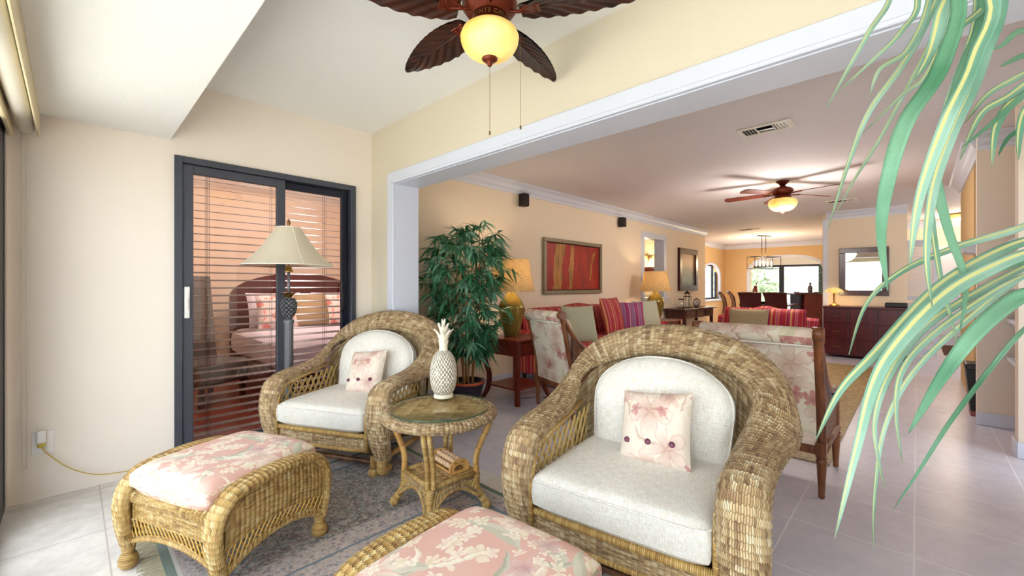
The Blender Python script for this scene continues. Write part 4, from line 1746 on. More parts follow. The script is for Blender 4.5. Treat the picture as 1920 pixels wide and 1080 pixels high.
for k in range(8):
    a = 2 * math.pi * k / 8
    ca, sa = math.cos(a), math.sin(a)

    def lf(u, v, ca=ca, sa=sa, dz=0):
        r = .015 + .055 * v
        o = (2 * u - 1) * .020 * (1 - v ** 3)
        return (r * ca - o * sa, r * sa + o * ca, 1.16 + .035 * math.sin(v * 2.0) + dz)
    g.grid(lf, 3, 6)
    g.grid(lambda u, v, lf=lf: lf(u, v, dz=-.003), 3, 6, flip=True)
l_ = g.obj('leaf_collar', 'gold', t)
l_['label'] = 'gold leaf collar'
g = G().tube([(0, 0, 1.15), (0, 0, 1.36)], .011, 10)
g.obj('stem', 'pewter', t)
SB, ST_ = 1.405, 1.70
prof = catmull([(.325, 0), (.272, .045), (.212, .11), (.155, .19), (.115, .25), (.088, .295)], 4)
g = G()
g.lathe([(r, SB + z) for r, z in prof], 64, mod=lambda a, f: 1 + .018 * (abs(math.cos(a * 4)) - .5))
sh = g.obj('lamp_shade', 'shade_silk', t)
g = G()
g.lathe([(r - .003, SB + z) for r, z in prof[::-1]], 64, mod=lambda a, f: 1 + .018 * (abs(math.cos(a * 4)) - .5))
g.obj('shade_lining', 'shade_silk', sh)
g = G()
for r, z in ((.325, SB), (.088, SB + .295)):
    g.tube([(r * (1 + .018 * (abs(math.cos(a * 4)) - .5)) * math.cos(a), r * (1 + .018 * (abs(math.cos(a * 4)) - .5)) * math.sin(a), z) for a in [2 * math.pi * k / 64 for k in range(64)]], .004, 6, closed=True)
for k in range(8):
    a = 2 * math.pi * k / 8
    g.tube([(r * 1.009 * math.cos(a), r * 1.009 * math.sin(a), SB + z) for r, z in prof], .0025, 5)
g.obj('shade_trim', 'lining', sh)
g = G().lathe([(.0001, 1.70), (.012, 1.70), (.006, 1.715), (.014, 1.73), (.012, 1.745), (.004, 1.765), (.0001, 1.775)], 12)
for k in range(3):
    a = 2 * math.pi * k / 3
    g.tube([(0, 0, 1.697), (.082 * math.cos(a), .082 * math.sin(a), 1.697)], .002, 5)
g.tube([(0, 0, 1.36), (0, 0, 1.70)], .004, 6)
g.obj('finial', 'bronze_l', t)
g = G().lathe([(.030, 1.355), (.034, 1.365), (.024, 1.37), (.018, 1.40)], 16)
g.obj('socket', 'gold', t)


# ================================================================== things on the lanai walls
t = thing('power_outlet', 'white wall outlet plate low on the end wall with a plugged-in cord', 'outlet', (-.115, YW, .33))
g = G().box(-.045, -.006, -.065, .045, 0, .065, .002)
g.obj('cover_plate', 'white_plastic', t)
g = G()
g.box(-.028, -.05, .005, .012, -.006, .075, .008)
g.obj('plug_adapter', 'white_plastic', t)
g = G().box(-.022, -.045, -.020, .010, -.008, .006, .005)
p_ = g.obj('plug', plain('amber_plug', '#c8b04a', .3), t)
p_['label'] = 'amber plug'
g = G().tube(catmull([(-.122, YW - .03, .31), (-.09, YW - .03, .255), (0.0, YW - .04, .15), (.12, YW - .05, .08), (.30, YW - .07, .06), (.45, YW - .09, .03), (.60, YW - .1, .006)], 6), .0035, 6)
cord = g.obj('power_cord', plain('clear_gold_cord', '#c9ad58', .3), t)
cord.location = (.115, -YW, -.33)
cord['label'] = 'thin gold cord trailing along the floor'

# rolled shade box along the top of the glass wall
t = thing('roller_shade', 'beige rolled window shade and valance above the glass wall at the far left', 'shade', (-.19, 3.62, 2.15))
g = G().tube([(0.01, .03, 0), (0.01, -4.5, 0)], .036, 16)
g.obj('rolled_fabric', 'lining', t)
M['valance'] = plain('beige_valance', '#d9c9a2', .5)
g = G()
g.box(.055, -4.5, -.045, .063, .03, .10, .002)
g.box(-.06, -4.5, .085, .06, .03, .099, .002)
g.box(-.055, -4.5, -.065, -.035, .03, .0, .004)
g.obj('valance', 'valance', t)
g = G()
for i in range(2):
    g.tube([(-.005 + .018 * i, .035, -.02), (-.005 + .018 * i, .045, -1.0), (-.005 + .018 * i, .055, -1.93 - .02 * i)], .0016, 5)
g.tube(catmull([(-.005, .055, -1.93), (-.0, .055, -1.955), (.013, .055, -1.95)], 4), .0016, 5)
g.obj('bead_chain', 'lining', t)

# wooden blind behind the bedroom door
t = thing('window_blind', 'dark brown wooden venetian blind hanging behind the sliding door', 'blind', (1.14, YW + .155, 0))
g = G()
for i in range(35):
    z = .08 + i * .0575
    A = V((0, .022, .011))
    q0 = V((-.58, 0, z))
    a = R(12)
    dy, dz = .023 * math.cos(a), .023 * math.sin(a)
    pr = [(-dy, -dz - .0012), (dy, dz - .0012), (dy, dz + .0012), (-dy, -dz + .0012)]
    g.prism(pr[::-1], lambda p, q_, tt: (tt, p, q_ + z), -.58, .58)
g.obj('slats', 'blind', t)
g = G()
for x in (-.44, -.425, 0.0, .43, .445):
    g.tube([(x, -.024, .08), (x, -.024, 2.08)], .0013, 4)
    g.tube([(x, .024, .08), (x, .024, 2.08)], .0013, 4)
g.obj('cords', 'black', t)
g = G().box(-.59, -.03, 2.07, .59, .03, 2.12)
g.obj('headrail', 'blind', t)


# ================================================================== ceiling fans
def ceiling_fan(name, label, loc, zc, zr, rb, blades, style, Lb=.60, ring=.0):
    """zr = height of the glass bowl's rim, zc = ceiling height"""
    t = thing(name, label, 'fan', loc)
    x0 = 0
    g = G().lathe([(.0001, zc), (.078, zc), (.076, zc - .012), (.055, zc - .03), (.032, zc - .055), (.020, zc - .06), (.0001, zc - .06)], 32)
    g.obj('canopy', 'bronze', t)
    g = G().tube([(0, 0, zc - .05), (0, 0, zr + .19)], .012, 12)
    g.obj('downrod', 'bronze', t)
    g = G().lathe([(.0001, zr + .215), (.03, zr + .21), (.05, zr + .195), (.095, zr + .18), (.118, zr + .16), (.122, zr + .13), (.105, zr + .107), (.078, zr + .095), (.070, zr + .085), (.0001, zr + .085)], 40)
    g.obj('motor_housing', 'bronze', t)
    g = G().lathe([(.0001, zr + .09), (rb * .60, zr + .09), (rb * .60, zr + .056), (rb * .66, zr + .050), (rb * .70, zr + .042), (rb * .64, zr + .036)], 48)
    fit = g.obj('light_fitter', 'bronze', t)
    bowl = [(rb * .62, zr + .044), (rb * .80, zr + .036), (rb * .93, zr + .022)] + [(rb * math.cos(R(a)) ** .8 if a < 90 else .0001, zr - rb * .74 * math.sin(R(a))) for a in range(0, 90, 9)] + [(.0001, zr - rb * .74)]
    g = G().lathe(bowl, 48)
    g.obj('light_bowl', 'bowl', t)
    zb = zr - rb * .74
    g = G().lathe([(.0001, zb + .004), (rb * .28, zb + .010), (rb * .27, zb - .002), (rb * .18, zb - .012), (.010, zb - .018), (.012, zb - .024), (.006, zb - .032), (.0001, zb - .034)], 24)
    g.obj('finial', 'bronze', t)
    for k, ang in enumerate(blades):
        a = R(ang)
        Mx = Matrix.Rotation(a, 4, 'Z') @ Matrix.Translation((0, 0, zr + .112)) @ Matrix.Rotation(R(11), 4, 'X') @ Matrix.Rotation(R(1.5), 4, 'Y')
        g = G(Mx)
        # forked iron arm
        g.tube(catmull([(.07, 0, 0), (.12, .0, -.012), (.165, .018, -.006), (.215, .030, .002)], 4), .007, 8)
        g.tube(catmull([(.07, 0, 0), (.12, .0, -.012), (.165, -.018, -.006), (.215, -.030, .002)], 4), .007, 8)
        g.box(.150, -.038, -.010, .225, .038, -.003, .003)
        for yy in (-.022, .022):
            g.ball((.20, yy, -.013), .006, 8, 6)
        arm = g.obj('blade_arm', 'bronze', t)
        g = G(Mx)
        if style == 'leaf':
            r0, r1, hw = .135, Lb, .095

            def out(u):
                # half width along the leaf
                return hw * (math.sin(math.pi * min(1, (.10 + .90 * u) ** .85)) ** .62) * (1 - .22 * u) + .0015

            for s_, fl in ((1, False), (-1, True)):
                def lf(u, v, s_=s_):
                    x = lerp(r0, r1, u)
                    w = out(u) * (1 + .03 * abs(math.sin(u * 40)))
                    y = (2 * v - 1) * w
                    rel = .0035 * math.sin((u * 24 - abs(2 * v - 1) * 6) * 2)
                    z = .004 * s_ + (rel if s_ < 0 else 0) - .012 * (2 * v - 1) ** 2 * (1 if s_ else 1)
                    return (x, y, z)
                g.grid(lf, 56, 20, flip=fl)
            g.tube([(r0, 0, -.004), (r1 - .01, 0, -.004)], [.006, .002], 6)
        else:
            r0, r1, hw = .17, Lb, .068
            o = []
            n_ = 8
            for i in range(n_ + 1):
                q_ = -90 + 180 * i / n_
                o.append((r1 - .05 + .05 * math.cos(R(q_)), hw * math.sin(R(q_)) / 1.0))
            o = [(r0, -hw * .72)] + o + [(r0, hw * .72)]
            g.prism(o, lambda p, q_, tt: (p, q_, tt), -.004, .004)
        g.obj('blade', 'blade_leaf' if style == 'leaf' else 'blade', t)
    return t, fit


M['blade_leaf'] = mat_wood('carved_leaf_blade', '#1c0b07', '#46200f', .38, .6, axis=0)
F1 = (1.268, 1.351)
fan1, fit1 = ceiling_fan('ceiling_fan', 'ceiling fan with carved palm-leaf blades and lit amber bowl overhead in the foreground', (F1[0], F1[1], 0), LZ, 2.335, .128,
                         [90, 12, -60, -132, -204], 'leaf', .66)
# maker's name around the fitter collar
cu = bpy.data.curves.new('lettering', 'FONT')
cu.body = 'MONTE CARLO'
cu.size = .026
cu.extrude = .0006
cu.align_x = 'CENTER'
cu.resolution_u = 4
cu.space_character = 1.15
o = bpy.data.objects.new('lettering', cu)
col.objects.link(o)
me = bpy.data.meshes.new_from_object(o.evaluated_get(bpy.context.evaluated_depsgraph_get()))
bpy.data.objects.remove(o)
fa = math.atan2(-F1[1], -F1[0]) + R(6)     # the name faces into the lanai
for v in me.vertices:
    a = fa + v.co.x / .0772
    rr = .0772 + v.co.z
    zz = 2.335 + .064 + v.co.y
    v.co = (rr * math.cos(a), rr * math.sin(a), zz)
me.materials.clear()
me.materials.append(M['bronze_l'])
o = bpy.data.objects.new('lettering', me)
col.objects.link(o)
o.parent = fit1
d_ = V((math.cos(AZ - R(90)), math.sin(AZ - R(90)), 0))
for off, z0, z1 in ((-.0, 2.205, 1.925), (.135, 2.34, 1.95)):
    g = G()
    p0 = d_ * off
    n_ = int((z0 - z1) / .006)
    g.tube([(p0.x, p0.y, z0), (p0.x, p0.y, z1)], .0008, 4)
    for i in range(n_):
        g.ball((p0.x, p0.y, z0 - i * .006), .0016, 5, 4)
    g.lathe([(.0001, .018), (.003, .016), (.0045, .006), (.004, 0), (.0001, 0)], 8, (p0.x, p0.y, z1 - .016))
    g.obj('pull_chain', 'bronze_l', fan1)
FAN2 = (6.39, 1.26)
ceiling_fan('ceiling_fan', 'red-brown five-blade ceiling fan with lit bowl in the living room', (FAN2[0], FAN2[1], 0), LC, 2.33, .165, [98, 152, 26, -38, -110], 'plain', .68)
point_light('fan_bulb', (FAN2[0], FAN2[1], 2.04), 13, (1, .94, .86), .2)
point_light('fan_uplight', (FAN2[0] + .17, FAN2[1] + .10, 2.50), .6, (1, .82, .55), .12)


# ---------------------------------------------------------------- ceiling vents
def vent(label, x, y, sx, sy):
    t = thing('ceiling_vent', label, 'vent', (x, y, LC))
    g = G()
    for a in ((-sx, -sy, sx, -sy + .03), (-sx, sy - .03, sx, sy), (-sx, -sy + .03, -sx + .03, sy - .03), (sx - .03, -sy + .03, sx, sy - .03)):
        g.box(a[0], a[1], -.010, a[2], a[3], -.001, .002)
    g.box(-sx + .03, -sy * .36, -.010, sx - .03, -sy * .30, -.002)
    g.box(-sx + .03, sy * .30, -.010, sx - .03, sy * .36, -.002)
    g.obj('frame', 'lining', t)
    g = G()
    for s_ in (-1, 1):
        for i in range(4):
            y_ = s_ * (sy * .42 + i * sy * .13)
            g.prism([(y_, -.016), (y_ + s_ * .002, -.016), (y_ + s_ * .014, -.002), (y_ + s_ * .012, -.002)][::s_], lambda p, q_, tt: (tt, p, q_), -sx + .03, sx - .03)
    g.prism([(-sx * .4, -.02), (-sx * .4 + .003, -.02), (sx * .3, -.002), (sx * .3 - .003, -.002)], lambda p, q_, tt: (p, -tt, q_), -sy * .3, sy * .3)
    g.obj('louvres', 'lining', t)
    g = G().box(-sx + .02, -sy + .02, -.0015, sx - .02, sy - .02, -.0005)
    g.obj('duct_opening', 'frame_navy', t)
    return t


vent('rectangular ceiling vent nearest the lanai opening', 4.13, .94, .11, .20)
vent('small ceiling vent over the entrance to the dining room', 11.3, 2.92, .12, .22)
vent('small ceiling vent behind the fan on the living room ceiling', 8.5, .87, .12, .20)


# ---------------------------------------------------------------- wall speakers
def speaker(label, x, z):
    t = thing('wall_speaker', label, 'speaker', (x, YL, z))
    g = G().box(-.055, -.12, -.085, .055, -.02, .085, .01)
    g.obj('cabinet', 'black', t)
    g = G().box(-.048, -.126, -.078, .048, -.119, .078, .004)
    g.obj('grille', plain('speaker_grille', '#221418', .8), t)
    g = G().box(-.02, -.02, -.03, .02, 0, .03)
    g.obj('bracket', 'black_metal', t)


speaker('small black wall speaker above the painting, nearer the lanai', 4.17, 2.385)
speaker('small black wall speaker farther along the living room wall', 6.77, 2.37)


# ---------------------------------------------------------------- paintings
def frame4(g, x0, x1, z0, z1, w, d, axis='x', at=0.0, sgn=-1):
    def bx(a, b, c, e):
        if axis == 'x':
            g.box(a, min(at, at + sgn * d), c, b, max(at, at + sgn * d), e, .006)
        else:
            g.box(min(at, at + sgn * d), a, c, max(at, at + sgn * d), b, e, .006)
    bx(x0, x1, z0, z0 + w)
    bx(x0, x1, z1 - w, z1)
    bx(x0, x0 + w, z0 + w, z1 - w)
    bx(x1 - w, x1, z0 + w, z1 - w)


def paint_red():
    m = N('red_abstract_painting')
    o = m.coord('UV')
    x, y, _ = m.sep(o)
    n1 = m.noise(m.comb(m.math('MULTIPLY', x, 7.0), m.math('MULTIPLY', y, 1.6), 0.0), 1, 4, .6)[0]
    wv = m.math('ADD', x, m.math('MULTIPLY', m.math('SUBTRACT', m.noise(o, 2.2, 3)[0], .5), .22))
    base = m.ramp(n1, [(.3, '#740c06'), (.5, '#9c140a'), (.7, '#b42a10')])
    gold = m.ramp(m.noise(m.comb(m.math('MULTIPLY', x, 16.0), m.math('MULTIPLY', y, 3.0), 0.0), 1, 4)[0], [(.3, '#5e5a1c'), (.5, '#a8702a'), (.7, '#c88e48')])
    c = base
    for cx, w, lean in ((.30, .13, .14), (.62, .075, .03), (1.18, .05, .25)):
        d = m.math('ABSOLUTE', m.math('SUBTRACT', m.math('SUBTRACT', wv, cx), m.math('MULTIPLY', m.math('SUBTRACT', y, .4), lean)))
        k = m.math('LESS_THAN', m.math('ADD', d, m.math('MULTIPLY', m.noise(o, 12, 3)[0], .05)), w)
        if cx > 1:
            k = m.math('MULTIPLY', k, m.math('MULTIPLY', m.math('GREATER_THAN', y, .15), m.math('LESS_THAN', y, .62)))
        c = m.mix(m.math('MULTIPLY', k, .92), c, gold)
    m.bump(m.noise(o, 40, 3)[0], .003)
    return m.base(c, .45)


M['paint_red'] = paint_red()
t = thing('framed_painting', 'wide red and gold abstract painting in a pale wooden frame over the sofa', 'painting', (5.39, YL, 0))
g = G()
frame4(g, -.76, .76, 1.12, 1.935, .055, .05)
g.obj('frame', plain('pewter_wood_frame', '#8d8068', .4, .2, var=.2), t)
g = G()
frame4(g, -.705, .705, 1.175, 1.88, .014, .035)
g.obj('inner_moulding', 'mahog', t)
g = G()
A = [g.add(p) for p in ((-.70, -.022, 1.18), (.70, -.022, 1.18), (.70, -.022, 1.875), (-.70, -.022, 1.875))]
g.face(A, [(0, 0), (1.4, 0), (1.4, .7), (0, .7)], False)
g.box(-.70, -.02, 1.18, .70, -.004, 1.875)
g.obj('canvas', 'paint_red', t)


def paint_dusk():
    m = N('misty_landscape_painting')
    o = m.coord('UV')
    x, y, _ = m.sep(o)
    n = m.noise(o, 3.0, 4)[0]
    yy = m.math('ADD', y, m.math('MULTIPLY', m.math('SUBTRACT', n, .5), .22))
    c = m.ramp(yy, [(0, '#5c7078'), (.12, '#8a9290'), (.38, '#6d6a62'), (.5, '#94795a'), (.66, '#c09468'), (.9, '#b07c4c')])
    return m.base(c, .5)


M['paint_dusk'] = paint_dusk()
t = thing('framed_painting', 'tall misty landscape painting in a dark frame beyond the pass-through', 'painting', (9.87, YL, 0))
g = G()
frame4(g, -.53, .53, 1.13, 2.09, .12, .06)
g.obj('frame', 'mahog', t)
g = G()
A = [g.add(p) for p in ((-.41, -.022, 1.25), (.41, -.022, 1.25), (.41, -.022, 1.97), (-.41, -.022, 1.97))]
g.face(A, [(0, 0), (.82, 0), (.82, .9), (0, .9)], False)
g.box(-.41, -.02, 1.25, .41, -.004, 1.97)
g.obj('canvas', 'paint_dusk', t)

t = thing('wall_mirror', 'dark framed square mirror on the far wall reflecting bright windows', 'mirror', (XM, .69, 0))
g = G()
frame4(g, -.34, .34, 1.07, 1.92, .09, .05, 'y', 0, -1)
g.obj('frame', 'mahog', t)
g = G().box(-.018, -.25, 1.16, -.006, .25, 1.83)
g.obj('mirror_glass', 'mirror', t)


# ================================================================== table lamps
def table_lamp(name, label, loc, h_sh, watt, base_mat, group=None):
    t = thing(name, label, 'lamp', loc)
    g = G()
    prof = catmull([(.075, 0), (.080, .012), (.100, .06), (.135, .20), (.150, .30), (.148, .335), (.115, .40), (.06, .47), (.038, .50), (.040, .52)], 5)
    g.lathe([(.0001, 0)] + prof + [(.0001, .525)], 36)
    g.obj('base', base_mat, t)
    g = G().tube([(0, 0, .52), (0, 0, .60)], .012, 8)
    g.tube([(-.10, 0, .84), (.10, 0, .84)], .0025, 5)
    g.tube([(0, -.10, .84), (0, .10, .84)], .0025, 5)
    g.tube([(0, 0, .60), (0, 0, .86)], .004, 6)
    g.obj('stem', 'bronze_l', t)
    z0, z1 = h_sh, h_sh + .36
    pr = [(.275, z0), (.255, z0 + .06), (.232, z0 + .16), (.215, z0 + .27), (.205, z1)]
    g = G()
    g.lathe(pr, 40)
    g.lathe([(r - .003, z) for r, z in pr[::-1]], 40)
    g.obj('lamp_shade', 'shade_burlap', t)
    g = G().ball((0, 0, .70), .03, 10, 8)
    g.obj('bulb', 'bulb', t)
    point_light('lamp_bulb', (loc[0], loc[1], loc[2] + .70), watt, (1, .80, .54), .035)
    return t


M['olive_glaze'] = plain('olive_gold_glaze', '#8e7838', .16, .45, var=.15)
TL1 = (3.46, 3.33, .68)
table_lamp('table_lamp', 'olive glazed table lamp with burlap shade on the end table beside the bamboo plant', TL1, .50, 6.5, 'olive_glaze')
TL2 = (7.28, 3.40, .64)
table_lamp('table_lamp', 'olive gold table lamp with glowing burlap shade past the far end of the sofa', TL2, .50, 5, 'olive_glaze')


def end_table(name, label, loc, s, h):
    t = thing(name, label, 'table', loc)
    g = G().box(-s - .03, -s - .03, h - .025, s + .03, s + .03, h, .006)
    g.obj('top', 'cherry_x', t)
    g = G().box(-s + .005, -s + .005, h - .18, s - .005, s - .005, h - .025)
    ap = g.obj('apron', 'cherry', t)
    g = G().box(-s + .05, -s - .002, h - .155, s - .05, -s + .006, h - .05, .003)
    dr = g.obj('drawer', 'cherry', t)
    g = G().ball((0, -s - .012, h - .10), .012, 10, 8)
    g.obj('knob', 'bronze_l', dr)
    g = G().box(-s + .01, -s + .01, .14, s - .01, s - .01, .16, .003)
    g.obj('shelf', 'cherry_x', t)
    for sx in (-1, 1):
        for sy in (-1, 1):
            K = catmull([(0.0, h - .025), (.012, h - .14), (.004, h - .26), (-.030, h - .42), (-.018, .10), (.022, .0)], 5)
            g = G()
            for (d0, z0), (d1, z1) in zip(K, K[1:]):
                w = .021
                c0 = (sx * (s + d0), sy * (s + d0))
                c1 = (sx * (s + d1), sy * (s + d1))
                ids = [g.add((c0[0] + a, c0[1] + b, z0)) for a, b in ((-w, -w), (w, -w), (w, w), (-w, w))] + \
                      [g.add((c1[0] + a, c1[1] + b, z1)) for a, b in ((-w, -w), (w, -w), (w, w), (-w, w))]
                for q_ in range(4):
                    r_ = (q_ + 1) % 4
                    g.face([ids[q_], ids[q_ + 4], ids[r_ + 4], ids[r_]], None, False)
            g.box(sx * (s + .022) - .021, sy * (s + .022) - .021, 0, sx * (s + .022) + .021, sy * (s + .022) + .021, .004)
            g.obj('leg', 'cherry', t)
    return t


end_table('end_table', 'cherry end table with curved legs and lower shelf beside the bamboo plant', (3.45, 3.24, 0), .245, .68)
end_table('end_table', 'dark cherry end table at the far end of the sofa under the glowing lamp', (7.30, 3.36, 0), .27, .64)


# ================================================================== striped sofas
def sofa(name, label, loc, rz, w):
    t = thing(name, label, 'sofa', loc, rz)
    hw = w / 2
    g = G()
    g.box(-hw + .08, -.42, .10, hw - .08, .40, .36, .03)
    g.obj('seat_base', 'stripe', t)
    n_ = 2
    cw = (w - .34) / n_
    for i in range(n_):
        c = G().pillow(cw, .72, .20, p=8, q=.45, nx=18, ny=14, edge=.5)
        o = c.obj('seat_cushion', 'stripe', t)
        o.location = (-hw + .17 + cw * (i + .5), -.10, .44)
    # camel back
    def bk(u):
        x = (2 * u - 1)
        return .80 + .14 * math.exp(-(x / .55) ** 2 * 1.2)
    g = G()
    for s_, fl in ((-1, False), (1, True)):
        g.grid(lambda a, b: ((2 * a - 1) * (hw - .06), .30 + s_ * (.07 + .02 * math.sin(math.pi * b)) + .10 * b, lerp(.20, bk(a), b)), 30, 8,
               lambda a, b: (a * w, b * .7), flip=fl)
    g.grid(lambda a, b: ((2 * a - 1) * (hw - .06), .40 + .07 * (2 * b - 1), bk(a) + .03 * math.sin(math.pi * b)), 30, 6, lambda a, b: (a * w, b * .2))
    g.obj('backrest', 'stripe', t)
    for i in range(n_):
        c = G().pillow(cw, .50, .20, p=4, q=.5, nx=16, ny=14, edge=.2)
        o = c.obj('back_cushion', 'stripe', t)
        o.location = (-hw + .17 + cw * (i + .5), .20, .70)
        o.rotation_euler = (R(76), 0, 0)
    for sx in (-1, 1):
        g = G()
        g.tube([(sx * (hw - .09), -.43, .56), (sx * (hw - .09), .38, .57)], .095, 20)
        g.box(sx * (hw - .09) - .075, -.42, .12, sx * (hw - .09) + .075, .38, .56, .01)
        g.obj('arm', 'stripe', t)
        for sy in (-.36, .34):
            g = G().lathe([(.016, 0), (.022, .02), (.028, .07), (.030, .11), (.0001, .11)], 12, (sx * (hw - .12), sy, 0))
            g.obj('leg', 'mahog', t)
    return t


S1 = (5.35, 3.36, 0.011)
sofa('sofa', 'red striped camelback sofa along the living room wall under the red painting', S1, 0, 2.75)
S2x = 5.75
sofa('sofa', 'red striped sofa facing the lanai seen beyond the floral armchair', (S2x + .15, 1.43, .011), R(-90), 1.26)


def place_cushion(name, label, mat, x, y, z, rx, rz, w, h=.16, cat='pillow', ry=None, group=None):
    return throw_pillow(name, label, mat, (x, y, z), Euler((rx, 0, rz)), w, h, None, seed=int(x * 10), ry=ry)


place_cushion('sofa_pillow', 'sage green pillow at the near end of the red striped sofa', 'green_cloth', 4.42, 3.06, .76, R(74), R(-22), .48)
place_cushion('sofa_pillow', 'sage green pillow at the far end of the red striped sofa', 'green_cloth', 6.28, 3.08, .77, R(74), R(-24), .50)
place_cushion('sofa_pillow', 'lilac and magenta striped pillow beside the far sage pillow', 'stripe_lilac', 5.92, 3.17, .77, R(76), R(-38), .46, .13)
place_cushion('sofa_pillow', 'large red striped pillow in the middle of the wall sofa', 'stripe', 5.45, 3.20, .80, R(76), R(4), .56, .16)
place_cushion('lumbar_pillow', 'wide tan silk pillow on the striped sofa beyond the floral armchair', 'tan_cloth', 5.62, 1.47, .775, R(76), R(-90), .44, .14, ry=.40)


# ================================================================== floral armchairs with carved frames
def bergere(name, label, loc, rz, w=.66):
    t = thing(name, label, 'chair', loc, rz)
    hw = w / 2
    # profile of the back post (y, z): front is -y
    K = catmull([(.02, .28), (.03, .45), (.065, .62), (.10, .78), (.125, .90), (.150, .965)], 5)

    def backy(z):
        for (y0, z0), (y1, z1) in zip(K, K[1:]):
            if z0 <= z <= z1:
                return lerp(y0, y1, (z - z0) / max(1e-6, z1 - z0))
        return K[-1][0] if z > .9 else K[0][0]
    for sx in (-1, 1):
        g = G()
        g.tube([(sx * hw, y, z) for y, z in K], .025, 8, squash=.8)
        g.box(sx * hw - .026, -.01, .24, sx * hw + .026, .052, .33, .004)
        g.tube([(sx * hw - .028 * sx, .145, .975), (sx * (hw + .028), .145, .975)], .038, 16)
        g.obj('back_post', 'oak', t)
        g = G().lathe([(.013, 0), (.017, .01), (.015, .02), (.024, .20), (.029, .215), (.022, .225), (.028, .24)], 16, (sx * hw, .02, 0), mod=lambda a, f: 1 + .06 * math.cos(a * 8))
        g.obj('leg', 'oak', t)
        g = G().lathe([(.013, 0), (.017, .01), (.015, .02), (.024, .20), (.029, .215), (.022, .225), (.028, .24)], 16, (sx * hw, -.58, 0), mod=lambda a, f: 1 + .06 * math.cos(a * 8))
        g.obj('leg', 'oak', t)
        # sweeping arm from the scroll down to the low front
        A = catmull([(.135, .955), (.07, .86), (-.02, .74), (-.14, .64), (-.30, .575), (-.46, .555), (-.55, .55), (-.60, .535), (-.615, .505), (-.595, .48)], 5)
        g = G()
        g.tube([(sx * hw, y, z) for y, z in A], .024, 10, squash=.8)
        g.tube([(sx * hw, -.58, .24), (sx * hw, -.575, .42), (sx * hw, -.56, .53)], .022, 8)
        g.tube([(sx * hw, .02, .275), (sx * hw, -.58, .275)], .030, 8)
        g.obj('arm', 'oak', t)
        # cane side panel with its nailheads
        o_ = []
        up = [(y, z - .030) for y, z in A if -.54 < y < .055]
        o_ = [(-.545, .31)] + [(.005, .31)] + [(K[2][0] - .03, .50)] + up
        # build as strip grid: bottom z=.31, top follows the arm
        ups = sorted(up)
        g = G()

        def topz(y):
            for (y0, z0), (y1, z1) in zip(ups, ups[1:]):
                if y0 <= y <= y1:
                    return lerp(z0, z1, (y - y0) / max(1e-6, y1 - y0))
            return ups[0][1] if y < ups[0][0] else ups[-1][1]
        for off, fl in ((.008, sx < 0), (-.008, sx > 0)):
            g.grid(lambda a, b: (sx * (hw + off), lerp(-.55, .03, a), lerp(.30, topz(lerp(-.55, .03, a)), b)), 20, 8, lambda a, b: (a * .58, b * .4), flip=fl)
        g.obj('cane_panel', 'cane_weave', t)
        g = G()
        pts = [(-.53 + i * .0145, topz(-.53 + i * .0145) - .004) for i in range(38)] + [(.012, .32 + i * .0145) for i in range(int((topz(.012) - .33) / .0145))]
        for y, z in pts:
            g.ball((sx * (hw + .010), y, z), .0055, 6, 4)
        g.obj('nailhead_trim', 'pewter', t)
    g = G()
    g.box(-hw, -.012, .255, hw, .045, .305, .004)
    g.obj('seat_rail', 'oak', t)
    g = G().box(-hw, -.60, .25, hw, -.55, .30, .004)
    g.obj('seat_rail', 'oak', t)
    # outside back
    g = G()
    for off, fl in ((.012, False), (-.04, True)):
        g.grid(lambda a, b: ((2 * a - 1) * (hw - .022), backy(lerp(.30, .93, b)) + off + (.010 if fl is False else 0) * math.sin(math.pi * a), lerp(.30, .93, b)), 12, 16,
               lambda a, b: (a * w, b * .66), flip=not fl)
    g.obj('back_upholstery', 'floral_cream', t)
    g = G()
    g.tube([(-hw + .022, .150, .955), (-hw * .5, .152, .958), (hw * .5, .152, .958), (hw - .022, .150, .955)], .052, 20)
    g.obj('top_roll', 'floral_cream', t)
    g = G()
    g.tube([(-hw + .022, .178, .905), (hw - .022, .178, .905)], .006, 6)
    g.obj('piping', 'lining', t)
    g = G()
    c = g.pillow(w - .05, .60, .15, p=7, q=.45, nx=16, ny=16, edge=.5)
    o = g.obj('seat_cushion', 'floral_cream', t)
    o.location = (0, -.28, .40)
    g = G().box(-hw + .03, -.57, .27, hw - .03, 0, .33)
    g.obj('seat_base', 'floral_cream', t)
    g = G()
    g.pillow(w - .10, .50, .14, p=5, q=.5, nx=16, ny=16, edge=.2)
    o = g.obj('back_cushion', 'floral_cream', t)
    o.location = (0, -.02, .68)
    o.rotation_euler = (R(76), 0, 0)
    return t


M['cane_weave'] = mat_wicker('woven_cane_side', ('#4a2410', '#6a371a', '#854a26', '#9a6034'), .006, .012, .002)
bergere('floral_armchair', 'cream floral carved-frame armchair seen from behind, right of the big wicker chair', (3.07, .735, 0), face(1, 0.0), .66)
bergere('floral_armchair', 'cream floral armchair with nailhead cane side, next to the end table', (3.33, 2.59, 0), face(.95, -.30), .60)

# seagrass rug
g = G()
g.box(3.62, .44, .0, 8.4, 3.0, .010)
M['seagrass'] = mat_wicker('seagrass_matting', ('#8a7448', '#a48c5c', '#b49c6c', '#c4ae80'), .012, .03, .002)
me_ = g.obj('seagrass_rug', 'seagrass')
tag(me_, 'plain tan seagrass rug on the living room tiles behind the floral armchair', 'rug')


